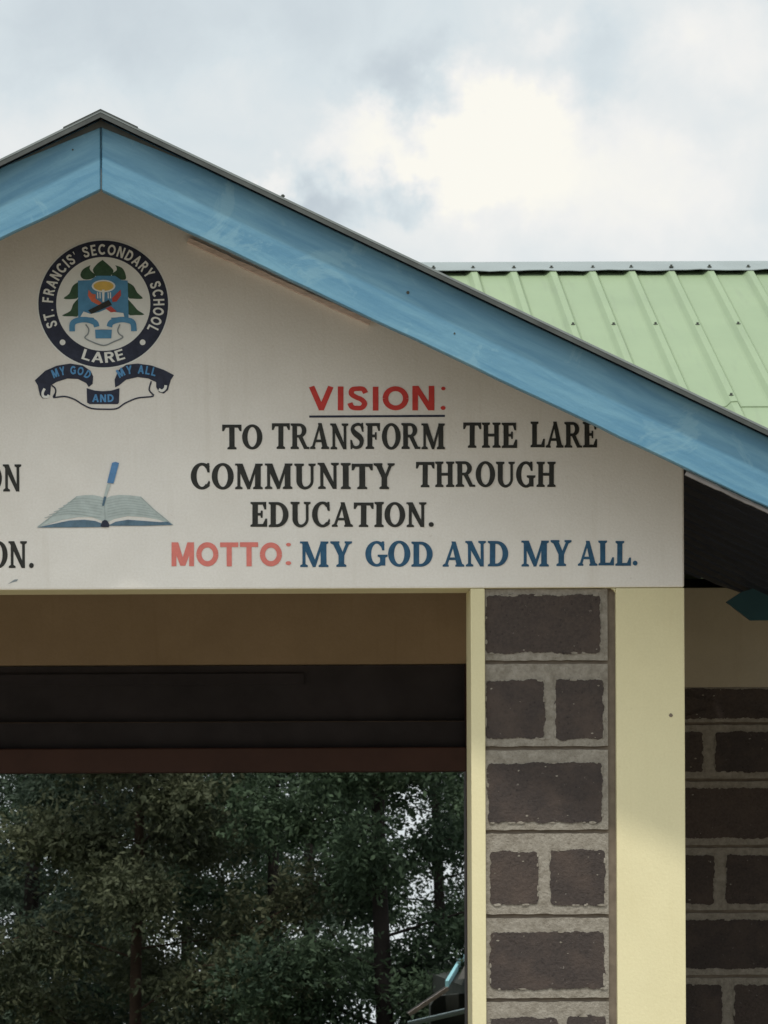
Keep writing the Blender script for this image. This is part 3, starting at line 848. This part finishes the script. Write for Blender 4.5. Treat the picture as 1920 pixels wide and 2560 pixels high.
# motto banner hanging under the ring
bn = layer(-0.0020)
lb = [(112, 1540), (220, 1440), (340, 1387), (480, 1365), (610, 1385), (690, 1440), (718, 1500), (712, 1575), (672, 1608), (645, 1568), (560, 1525), (450, 1520), (340, 1555), (280, 1590), (272, 1690), (240, 1728), (190, 1725), (165, 1690), (142, 1590)]
rbn = [(945, 1612), (940, 1530), (980, 1432), (1060, 1377), (1180, 1365), (1320, 1385), (1450, 1430), (1555, 1485), (1522, 1535), (1492, 1640), (1450, 1676), (1400, 1662), (1372, 1612), (1370, 1558), (1290, 1520), (1180, 1505), (1060, 1532), (985, 1592)]
bn.poly(EP(lb), 0); bn.poly(EP(rbn), 0)
bn.poly(EP([(650, 1620), (735, 1645), (820, 1652), (905, 1645), (990, 1620), (985, 1770), (970, 1785), (680, 1785), (655, 1770)]), 0)
bn.poly(EP(stroke(smooth([(285, 1590), (322, 1620), (328, 1665), (308, 1715), (420, 1706), (520, 1735), (610, 1790), (700, 1830), (830, 1838), (960, 1832), (1050, 1775), (1180, 1722), (1340, 1702), (1298, 1640), (1320, 1548)], 4), 15)), 0)
bn.y = -0.0030
bn.poly(EP(stroke(smooth([(215, 1625), (195, 1665), (200, 1705), (240, 1712), (258, 1690)], 4), 26)), 1)
bn.poly(EP(stroke(smooth([(1470, 1590), (1462, 1625), (1430, 1648), (1398, 1632)], 4), 28)), 1)
bn.build('emblem_banner', [M_navy, M_emwhite], emblem)
def path_text(paint, txt, path, hgt, w0=0.22, gap=0.12):
    path = smooth(path, 8)
    cum = [0]
    for a, c in zip(path[:-1], path[1:]): cum.append(cum[-1] + math.hypot(c[0] - a[0], c[1] - a[1]))
    tot, lay = text_layout(txt, lambda c: sans(c, w0), gap)
    k = cum[-1] / tot
    for (x, wd, pls) in lay:
        s0 = (x + wd / 2) * k
        i = max(j for j in range(len(path) - 1) if cum[j] <= s0)
        a, c = path[i], path[i + 1]; f = (s0 - cum[i]) / (cum[i + 1] - cum[i] or 1)
        ox, oy = a[0] + (c[0] - a[0]) * f, a[1] + (c[1] - a[1]) * f
        an = math.atan2(c[1] - a[1], c[0] - a[0])
        for poly in pls:
            paint.poly([E((ox + (u - wd / 2) * k * math.cos(an) + v * hgt * math.sin(an), oy + (u - wd / 2) * k * math.sin(an) - v * hgt * math.cos(an))) for u, v in poly])
def banner_word(txt, path, h):
    bt = layer(-0.0034); path_text(bt, txt, path, h); bt.build('banner_word', M_embright, emblem)
banner_word('MY GOD', [(308, 1520), (400, 1487), (500, 1478), (590, 1490), (662, 1530)], 88)
banner_word('MY ALL', [(990, 1518), (1070, 1480), (1170, 1470), (1270, 1478), (1362, 1500)], 88)
banner_word('AND', [(706, 1762), (820, 1766), (932, 1762)], 80)

# ------------------------------------------------------------------ open book and pen
book = empty('book_mural', (0, 0, 0)); book.parent = porch
def Bk(pts): return [(lambda q: (q.x, q.z))(P(x * 500 / 1659, 1100 + y * 500 / 1659)) for x, y in pts]
bk = Paint(-0.0012)
bk.poly(Bk([(640, 467), (700, 458), (770, 457), (830, 468), (872, 486), (876, 690), (840, 668), (760, 640), (650, 640), (520, 662), (420, 692), (312, 726)]), 0)
bk.poly(Bk([(872, 486), (920, 466), (990, 456), (1080, 460), (1165, 470), (1260, 560), (1360, 640), (1432, 702), (1320, 662), (1200, 640), (1060, 632), (950, 655), (876, 690)]), 0)
bk.y = -0.0018
for k in range(7):        # faint lines of writing
    t = k / 6
    bk.poly(Bk(stroke(smooth([(600 - 230 * t, 495 + 150 * t), (700 - 120 * t, 485 + 125 * t), (860 - 20 * t, 505 + 140 * t)], 4), 5)), 2)
    bk.poly(Bk(stroke(smooth([(885 + 10 * t, 505 + 135 * t), (1020 + 60 * t, 480 + 130 * t), (1160 + 170 * t, 495 + 150 * t)], 4), 5)), 2)
bk.poly(Bk([(305, 727), (450, 695), (580, 668), (700, 662), (790, 672), (850, 695), (905, 722), (600, 726)]), 1)
bk.poly(Bk([(895, 712), (960, 678), (1060, 662), (1200, 672), (1330, 682), (1390, 678), (1438, 705), (1200, 712)]), 1)
bk.poly(Bk(stroke([(312, 722), (460, 610), (640, 468)], 7)), 2); bk.poly(Bk(stroke([(1165, 472), (1290, 590), (1430, 702)], 6)), 2)
bk.y = -0.0026
bk.poly(Bk([(833, 715), (848, 675), (872, 660), (892, 672), (910, 705), (902, 724), (850, 724)]), 3)
bk.poly(Bk(stroke([(866, 545), (874, 665)], 7)), 2)
bk.build('open_book', [M_page, M_pageshade, M_pageline, M_navy], book)
pn = Paint(-0.0032)
pn.poly(Bk([(930, 190), (958, 182), (988, 192), (942, 362), (888, 356)]), 0)
pn.poly(Bk([(890, 362), (920, 366), (884, 470), (862, 470)]), 1)
pn.poly(Bk([(862, 470), (884, 470), (864, 548), (846, 545)]), 2)
pn.build('pen', [M_penblue, M_page, M_pageshade], book)
# grey smudge on the plaster
sm = Paint(-0.0012)
sm.poly(Bk([(80, 1185), (120, 1158), (150, 1155), (140, 1172), (100, 1182), (62, 1196)]), 0)
sm.build('smudge', M_greyline, gable)
# rust spot on the yellow plaster
sm = Paint(-0.0012)
q = P(1677, 1788); sm.poly([(q.x + r * math.cos(a), q.z + r * 1.3 * math.sin(a)) for a, r in zip([j * math.pi / 4 for j in range(8)], [.006, .004, .005, .004, .006, .005, .004, .005])])
sm.build('rust_spot', M_mortar_back, porch)

# ================================================================== SCHOOL BUILDING behind
school = empty('school_building', (0, 3.4, 0), 'long school block behind the porch with green ribbed metal roof and dark stone walls', 'building')
class SB(MB):
    def build(s, name, mats, parent=None, smooth=False):
        s.V = [(v[0], v[1] - 3.4, v[2]) for v in s.V]
        return MB.build(s, name, mats, parent, smooth)
RY, RZ, TT = 8.0, 4.543, 0.373
EAVE_Y = 2.92
def mz(y): return RZ - TT * abs(RY - y)
# --- ribbed green sheets, two lengths per slope, cut along the porch valley
def valley(x):
    zp = roofz(x)
    if abs(x - XC) > 2.32: return EAVE_Y
    return max(EAVE_Y, RY - (RZ - zp) / TT)
pitch = 0.1827
x_first = 1.0989
def main_sheet(y_top, y_low, lift, name):
    m = SB()
    xsr = []
    k = int((-9 - x_first) / pitch)
    xk = x_first + k * pitch
    while xk < 11:
        xsr += [(xk - 0.040, 0.0), (xk - 0.032, 0.004), (xk - 0.014, 0.021), (xk + 0.012, 0.022), (xk + 0.024, 0.003), (xk + 0.027, -0.002), (xk + 0.031, 0.0)]
        xk += pitch
    prev = None
    for (x, dz) in xsr:
        lo = max(y_low, valley(x)); hi = y_top
        if lo >= hi - 0.01: prev = None; continue
        i = len(m.V)
        m.V += [(x, hi, mz(hi) + dz + lift), (x, lo, mz(lo) + dz + lift), (x, lo, mz(lo) + dz + lift - 0.0035)]
        if prev is not None:
            m.F += [(prev, prev + 1, i + 1, i), (prev + 1, prev + 2, i + 2, i + 1)]; m.mi += [0, 0]
        prev = i
    return m.build(name, M_green, school)
LAP = RY - 2.46
main_sheet(RY, LAP, 0.005, 'roof_sheet')
main_sheet(LAP + 0.2, EAVE_Y, 0.0, 'roof_sheet')
m = SB()    # far slope
m.add([(-9, RY, RZ), (11, RY, RZ), (11, 13.2, mz(13.2)), (-9, 13.2, mz(13.2))], [(0, 1, 2, 3)])
m.build('rear_roof_sheet', M_green, school)
# ridge cap
m = SB()
cwl = 0.16
m.V = []
for x in np.arange(-9, 11.01, 0.0609):
    wv_ = 0.0025 * math.sin(x * 17.0) + 0.0015 * math.sin(x * 41)
    m.V += [(x, RY, RZ + 0.036), (x, RY - cwl, RZ + 0.034 - TT * cwl + wv_), (x, RY - cwl, RZ + 0.031 - TT * cwl + wv_), (x, RY + cwl, RZ + 0.034 - TT * cwl)]
n = len(m.V) // 4
for i in range(n - 1):
    a, c = 4 * i, 4 * i + 4
    m.F += [(a, a + 1, c + 1, c), (a + 1, a + 2, c + 2, c + 1), (a, c, c + 3, a + 3)]; m.mi += [0] * 3
m.build('ridge_cap', M_cap, school)
# roofing screws on every rib at each purlin
m = MB()
m.tube([(0, 0, -0.002), (0, 0, 0.005)], 0.013, 10); m.tube([(0, 0, 0.005), (0, 0, 0.015)], 0.0068, 6)
screw0 = m.build('roofing_screw', M_screw, school)
first = True
rs = random.Random(4)
xk = x_first
while xk < 4.6:
    for l in (0.12, 1.17, 2.37, 3.5):
        y = RY - l + rs.uniform(-0.01, 0.01)
        if y < valley(xk) + 0.03: continue
        z0 = mz(y) + 0.024 if l > 0.2 else RZ + 0.036 - (0.002 + TT * cwl) * l / cwl
        o = screw0 if first else screw0.copy()
        if not first: COL.objects.link(o); o.parent = school
        first = False
        o.location = (xk + rs.uniform(-0.006, 0.006), y - 3.4, z0)
        if l < 0.2: o.scale = (0.8, 0.8, 0.8)
    xk += pitch
# stray screw seen near the verge
# roof underside lining, timber
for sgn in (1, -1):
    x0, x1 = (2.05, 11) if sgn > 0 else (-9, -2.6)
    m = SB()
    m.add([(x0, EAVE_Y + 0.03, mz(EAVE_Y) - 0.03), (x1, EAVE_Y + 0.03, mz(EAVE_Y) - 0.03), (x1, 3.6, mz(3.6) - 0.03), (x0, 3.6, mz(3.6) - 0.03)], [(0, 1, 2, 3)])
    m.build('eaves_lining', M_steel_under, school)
# eaves fascia with its splayed end
q0, q1, q2, q3 = P(1815, 1505, 2.88), P(1850, 1482, 2.88), P(1875, 1551, 2.88), P(1850, 1535, 2.88)
m = SB()
zt, zb_ = P(1900, 1464, 2.88).z, P(1900, 1551, 2.88).z
m.prism([(q0.x, q0.z), (q2.x, zb_), (11, zb_), (11, zt), (P(1905, 1464, 2.88).x, zt), (q1.x, q1.z)], 2.86, 2.89)
m.build('eaves_fascia', M_teal_dark, school)
# --- front wall at y = 3.4
WY = 3.4
zbt, zbb = P(1760, 1470, WY).z, P(1760, 1718, WY).z
XJ = P(1165, 2100, WY).x            # inner edge of the door frame
XJL = 2 * XC - XJ
zrail0, zrail1 = P(600, 1931, WY).z, P(600, 1870, WY).z
zdark = P(600, 1661, WY).z
m = SB(); m.box(XJ + 0.09, 11, WY + 0.03, WY + 0.25, 0, zbb - 0.001); m.build('wall', M_mortar, school)
m = SB(); m.box(-9, XJL - 0.09, WY, WY + 0.25, 0, zbb - 0.001); m.build('wall', M_mortar, school)
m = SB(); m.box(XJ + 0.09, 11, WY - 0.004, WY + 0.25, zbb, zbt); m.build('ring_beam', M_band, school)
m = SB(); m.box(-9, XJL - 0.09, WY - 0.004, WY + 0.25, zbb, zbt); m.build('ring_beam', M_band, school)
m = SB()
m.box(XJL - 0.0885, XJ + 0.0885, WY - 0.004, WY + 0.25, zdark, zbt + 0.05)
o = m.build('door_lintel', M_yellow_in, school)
# stones of the right hand wall
joints = [zbb] + [P(1780, y, WY).z for y in (1809, 1950, 2116, 2279, 2441)]
while joints[-1] > 0.3: joints.append(joints[-1] - 0.233)
rows = joints
bl = []
def wall_row(k, cuts, top_in=0.03, bot_in=0.028):
    zt_, zb2 = rows[k] - top_in, rows[k + 1] + bot_in
    for a, c in zip(cuts[:-1], cuts[1:]): bl.append((a + 0.022, c - 0.022, zb2, zt_))
def xw(px): return P(px, 2000, WY).x
cutsets = {0: [xw(1600), xw(2010)], 1: [xw(1560), xw(1773), xw(2060)], 2: [xw(1640), xw(2025)], 3: [xw(1590), xw(1800), xw(2080)], 4: [xw(1660), xw(1990)], 5: [xw(1600), xw(1818), xw(2075)]}
rr = random.Random(2)
for k in range(len(rows) - 1):
    cs = list(cutsets.get(k, [1.5, 1.9, 2.3]))
    if cs[0] > XJ + 0.3: cs = [XJ + 0.12] + cs
    while cs[-1] < 10.5: cs.append(cs[-1] + rr.uniform(0.26, 0.46))
    wall_row(k, cs, 0.006 if k == 0 else 0.03, 0.018 if k == 0 else 0.028)
stone_panel('stone_facing', XJ + 0.09, 11, rows, bl, WY, school, SB, 31, 0.0)
# --- passage behind the doorway
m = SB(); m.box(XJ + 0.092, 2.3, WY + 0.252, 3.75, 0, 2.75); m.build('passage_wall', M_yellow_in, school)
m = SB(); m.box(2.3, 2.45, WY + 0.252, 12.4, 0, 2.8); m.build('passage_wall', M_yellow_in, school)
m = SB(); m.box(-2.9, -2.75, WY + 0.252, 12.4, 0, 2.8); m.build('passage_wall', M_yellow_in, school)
m = SB(); m.box(-2.75, 2.3, 3.76, 12.4, 2.72, 2.8); m.build('passage_ceiling', M_dark_board, school)
m = SB(); m.box(-2.74, 2.29, 3.31, 12.4, 0.0, 0.12); m.build('passage_floor', M_concrete, school)
m = SB(); m.box(2.46, 11, 12.2, 12.4, 0, 2.9); m.build('rear_wall', M_mortar, school)
m = SB(); m.box(-9, -2.91, 12.2, 12.4, 0, 2.9); m.build('rear_wall', M_mortar, school)
m = SB(); m.box(10.8, 11, 3.66, 12.19, 0, 2.8); m.build('rear_wall', M_mortar, school)
m = SB(); m.box(-9, -8.8, 3.66, 12.19, 0, 2.8); m.build('rear_wall', M_mortar, school)
# --- door frame with transom
fr = SB()
fr.box(XJ, XJ + 0.088, WY - 0.03, WY + 0.12, 0.12, zdark - 0.002)
fr.box(XJL - 0.088, XJL, WY - 0.03, WY + 0.12, 0.12, zdark - 0.002)
fr.box(XJL, XJ, WY - 0.03, WY + 0.10, zrail0, zrail1)
frame = fr.build('door_frame', M_frame, school); bevel(frame, 0.005, 2)
m = SB()
zmid = P(600, 1806, WY).z
m.box(XJL, XJ, WY + 0.02, WY + 0.05, zrail1 + 0.001, zmid)
m.box(XJL, XJ, WY + 0.045, WY + 0.075, zmid + 0.004, zdark - 0.003)
m.box(XJL + 0.4, P(760, 1690, WY).x, WY + 0.03, WY + 0.046, P(400, 1712, WY).z, P(400, 1684, WY).z)
m.build('transom_panel', M_dark_board, frame)
m = SB()
m.box(XJL, XJ, WY + 0.012, WY + 0.044, zmid + 0.0005, zmid + 0.0035)
m.build('transom_bead', M_rafter, frame)

# ================================================================== TREES beyond
def leaf_mat(name, a, c):
    def f(t, co, col, b):
        nd = t.n('ShaderNodeObjectInfo')
        g_ = t.n('ShaderNodeNewGeometry')
        k = g_.outputs['Random Per Island']
        n_ = t.noise(co, 1.3, 3).outputs[0]
        return t.mix(t.math('ADD', t.math('MULTIPLY', k, 0.45), t.math('MULTIPLY', t.ramp(n_, [(0.4, 0.0), (0.68, 1.0)]), 0.6)), a, c)
    m = mat(name, a, 0.7, 0.15, fn=f)
    b = m.node_tree.nodes['Principled BSDF']
    tl = m.node_tree.nodes.new('ShaderNodeBsdfTranslucent'); mx = m.node_tree.nodes.new('ShaderNodeMixShader'); mx.inputs[0].default_value = 0.3
    lk = m.node_tree.links; out = m.node_tree.nodes['Material Output']
    lk.new(b.inputs['Base Color'].links[0].from_socket, tl.inputs['Color'])
    lk.new(b.outputs[0], mx.inputs[1]); lk.new(tl.outputs[0], mx.inputs[2]); lk.new(mx.outputs[0], out.inputs[0])
    return m
LEAF = [leaf_mat('dark_green_foliage', (0.020, 0.034, 0.021), (0.072, 0.105, 0.058)),
        leaf_mat('olive_green_foliage', (0.028, 0.036, 0.020), (0.098, 0.104, 0.058)),
        leaf_mat('grey_green_foliage', (0.023, 0.037, 0.027), (0.085, 0.113, 0.078))]
BARK = [mat('dark_bark', (0.022, 0.018, 0.016), 0.9, 0.1, 0.3, 10, 0.5, 20), mat('reddish_bark', (0.045, 0.029, 0.021), 0.9, 0.1, 0.3, 10, 0.5, 20)]

def tree(seed, x, y, z0, height, rad, low, mat_i, bark_i, n_sprays, trunk_r, lean, label, gap_bias=0.0, leafscale=1.0):
    r = np.random.default_rng(seed); rd = random.Random(seed)
    root = empty('tree', (x, y, z0), label, 'tree', 'trees beyond the passage')
    # trunk and limbs
    m = MB()
    pts, rr_ = [], []
    for i in range(9):
        t = i / 8
        pts.append((lean * t * height * 0.3 + 0.06 * math.sin(seed + t * 5), 0.05 * math.cos(seed * 2 + t * 4), t * height * 0.92)); rr_.append(trunk_r * (1 - 0.85 * t) + 0.008)
    m.tube(pts, rr_, 9)
    tips = []
    nb = 30
    for k in range(nb):
        t = low / height * 0.8 + (1 - low / height * 0.8) * (k + rd.random()) / nb
        i = min(7, int(t * 8)); f = t * 8 - i
        p0 = Vector(pts[i]).lerp(Vector(pts[i + 1]), f)
        a = k * 2.4 + rd.uniform(-0.4, 0.4)
        prof = math.sin(math.pi * min(1, 0.18 + 0.82 * (t * height - low * 0.8) / (height - low * 0.8))) ** 0.6
        L_ = rad * (0.55 + 0.5 * rd.random()) * max(0.3, prof)
        p1 = p0 + Vector((math.cos(a), math.sin(a), rd.uniform(0.1, 0.5))) * L_ * 0.5
        p2 = p0 + Vector((math.cos(a), math.sin(a), rd.uniform(-0.25, 0.5))) * L_
        br = max(0.008, trunk_r * 0.3 * (1 - t))
        m.tube([p0, p1, p2], [br, br * 0.6, 0.005], 5)
        tips += [(p0, p1, p2)]
    m.build('trunk', BARK[bark_i], root, True)
    # crown: sprays of small leaves along the limbs
    n_s = int(n_sprays * 3.6)
    bi = r.integers(0, len(tips), n_s)
    tt = r.uniform(0.25, 1.08, n_s)
    A = np.array([[list(q) for q in tp] for tp in tips])          # nb,3,3
    p0, p1, p2 = A[bi, 0], A[bi, 1], A[bi, 2]
    t_ = tt[:, None]
    c = (1 - t_) ** 2 * p0 + 2 * t_ * (1 - t_) * p1 + t_ ** 2 * p2
    c = c + r.normal(0, 0.13 * rad / 1.6, (n_s, 3)) * np.array([1, 1, 0.9])
    NL = 11
    dirs = r.normal(0, 1, (n_s, 3)); dirs[:, 2] = dirs[:, 2] * 0.5 - 0.35
    dirs /= np.linalg.norm(dirs, axis=1, keepdims=True)
    k = np.arange(NL) / NL
    base = c[:, None, :] + dirs[:, None, :] * (k[None, :, None] * 0.26 * leafscale) + r.normal(0, 0.012, (n_s, NL, 3))
    ld = dirs[:, None, :] * 0.7 + r.normal(0, 0.65, (n_s, NL, 3))
    ld /= np.linalg.norm(ld, axis=2, keepdims=True)
    sd_ = np.cross(ld, r.normal(0, 1, (n_s, NL, 3))); sd_ /= np.linalg.norm(sd_, axis=2, keepdims=True) + 1e-6
    ll = r.uniform(0.036, 0.074, (n_s, NL, 1)) * leafscale; lw = ll * r.uniform(0.16, 0.26, (n_s, NL, 1))
    v0 = base; v1 = base + ld * ll * 0.45 + sd_ * lw; v2 = base + ld * ll; v3 = base + ld * ll * 0.45 - sd_ * lw
    VV = np.stack([v0, v1, v2, v3], axis=2).reshape(-1, 3)
    nf = len(VV) // 4
    me = bpy.data.meshes.new('crown')
    me.vertices.add(len(VV)); me.vertices.foreach_set('co', VV.ravel())
    me.loops.add(nf * 4); me.loops.foreach_set('vertex_index', np.arange(nf * 4, dtype=np.int32))
    me.polygons.add(nf); me.polygons.foreach_set('loop_start', np.arange(0, nf * 4, 4, dtype=np.int32))
    me.materials.append(LEAF[mat_i]); me.update(calc_edges=True); me.validate()
    o = bpy.data.objects.new('crown', me); COL.objects.link(o); o.parent = root
    return root

GZ = -2.7
def tx(px, y): return P(px, 2300, y).x
tree(1, tx(965, 20), 20, GZ + 0.1, 7.5, 1.30, 1.9, 0, 0, 2000, 0.105, 0.0, 'dark tree with the thickest forked trunk, nearest to the right side of the doorway')
tree(2, tx(692, 23), 23, GZ, 8.5, 1.35, 1.9, 0, 0, 1500, 0.075, 0.02, 'dark slender tree in the middle of the doorway view')
tree(3, tx(360, 21), 21, GZ, 8.0, 1.55, 1.6, 1, 1, 2700, 0.065, -0.02, 'olive tree with a reddish trunk left of the middle of the doorway')
tree(4, tx(60, 24), 24, GZ, 8.5, 1.8, 2.0, 2, 0, 3200, 0.11, 0.03, 'grey green bushy tree at the left edge of the doorway view')
tree(5, tx(760, 32), 32, GZ - 0.1, 9.0, 1.4, 2.4, 2, 0, 800, 0.09, 0.0, 'thin straight tree standing behind the middle pair of trees')
tree(6, tx(1090, 36), 36, GZ - 0.1, 8.5, 1.7, 2.2, 0, 0, 2000, 0.10, 0.0, 'farther dark tree partly hidden by the yellow pillar')
tree(7, tx(250, 31), 31, GZ - 0.1, 9.0, 1.9, 2.0, 0, 0, 2600, 0.11, 0.0, 'farther dark tree filling the gap behind the olive tree')
tree(10, tx(470, 34), 34, GZ - 0.1, 9.0, 1.9, 1.2, 0, 0, 1900, 0.09, 0.0, 'broad dark tree far back between the reddish trunk and the slender tree')
tree(11, tx(40, 35), 35, GZ - 0.1, 9.0, 1.9, 1.2, 2, 0, 1900, 0.09, 0.0, 'farthest tree at the left edge, behind the grey green bushy tree')
tree(8, tx(560, 28), 28, GZ - 0.1, 3.5, 1.4, 0.6, 1, 1, 1100, 0.06, 0.0, 'low olive bush tree below the slender middle tree')
tree(9, tx(850, 27), 27, GZ - 0.1, 3.2, 1.2, 0.4, 0, 0, 1000, 0.06, 0.0, 'low dark bush tree between the slender tree and the forked trunk')

# ================================================================== FAR HOUSE
HY = 14.0
h0 = P(1113, 2460, HY)
house = empty('far_house', (2.6, HY, GZ), 'small dark walled house with a turquoise eave board seen low beside the yellow pillar', 'house')
class HB(MB):
    def build(s, name, mats, parent=None, smooth=False):
        s.V = [(v[0] - 2.6, v[1] - HY, v[2] - GZ) for v in s.V]
        return MB.build(s, name, mats, parent, smooth)
M_hwall = mat('dark_green_wall', (0.03, 0.033, 0.028), 0.85, 0.2, 0.2, 3)
M_hroof = mat('brown_roof', (0.045, 0.04, 0.032), 0.8, 0.2, 0.2, 6)
M_turq = mat('turquoise_board', (0.21, 0.42, 0.45), 0.6, 0.3, 0.08, 4)
M_pale = mat('pale_metal_pipe', (0.45, 0.57, 0.56), 0.5, 0.4, 0.06, 5)
far = P(1159, 2385, HY + 10.5)
m = HB()
w_ = 0.035
for (a, bq_) in ((h0, far),):
    n_ = Vector((0.97, -0.07, 0)) * 0.0
    V = [(a.x, a.y, a.z - 0.019), (a.x, a.y, a.z + 0.019), (far.x, far.y, far.z + 0.028), (far.x, far.y, far.z - 0.028)]
    V += [(v[0] + 0.02, v[1] - 0.01, v[2]) for v in V]
    m.add(V, [(0, 1, 2, 3), (7, 6, 5, 4), (0, 4, 5, 1), (1, 5, 6, 2), (2, 6, 7, 3), (3, 7, 4, 0)])
m.build('eave_board', M_turq, house)
m = HB()      # upper roof rising to the right of that board
m.add([(h0.x + 0.07, h0.y - 0.1, h0.z + 0.03), (far.x + 0.07, far.y, far.z + 0.03), (far.x + 3.2, far.y, far.z + 0.35), (h0.x + 3.2, h0.y - 0.1, h0.z + 0.35)], [(0, 1, 2, 3)])
e0, e1 = P(1023, 2536, HY - 0.4), P(1121, 2470, HY - 0.4)
sl_ = (e1.z - e0.z) / (e1.x - e0.x)
ap_x = e1.x + 0.7; ap_z = e1.z + sl_ * 0.7
m.add([(e0.x, HY - 0.4, e0.z), (e1.x, HY - 0.4, e1.z), (e1.x, HY - 0.02, e1.z), (e0.x, HY - 0.02, e0.z)], [(0, 1, 2, 3)])
m.build('roof', M_hroof, house)
m = HB()
m.prism([(e0.x + 0.15, GZ), (5.5, GZ), (5.5, h0.z - 0.06), (h0.x + 0.1, h0.z - 0.06), (e1.x - 0.05, e1.z - 0.06), (e0.x + 0.15, e0.z + 0.15 * sl_ - 0.06)], HY, HY + 0.2)
m.prism([(h0.x + 0.2, GZ), (5.5, GZ), (5.5, h0.z - 0.05), (h0.x + 0.2, h0.z - 0.05)], HY + 0.25, HY + 10)
m.build('wall', M_hwall, house)
strip_obj(P(1023, 2536, HY - 0.42), P(1121, 2470, HY - 0.42), 0.022, HY - 0.46, HY - 0.42, M_timber, 'verge_board', house, HB)
m = HB()
a, c = P(1020, 2560, HY - 0.9), P(1230, 2511, HY - 0.9)
m.tube([a, c], 0.016, 8)
for q in (a.lerp(c, 0.05), a.lerp(c, 0.9)): m.tube([(q.x, q.y, GZ + 0.02), (q.x, q.y, q.z)], 0.018, 8)
m.build('hand_rail', M_pale, house)
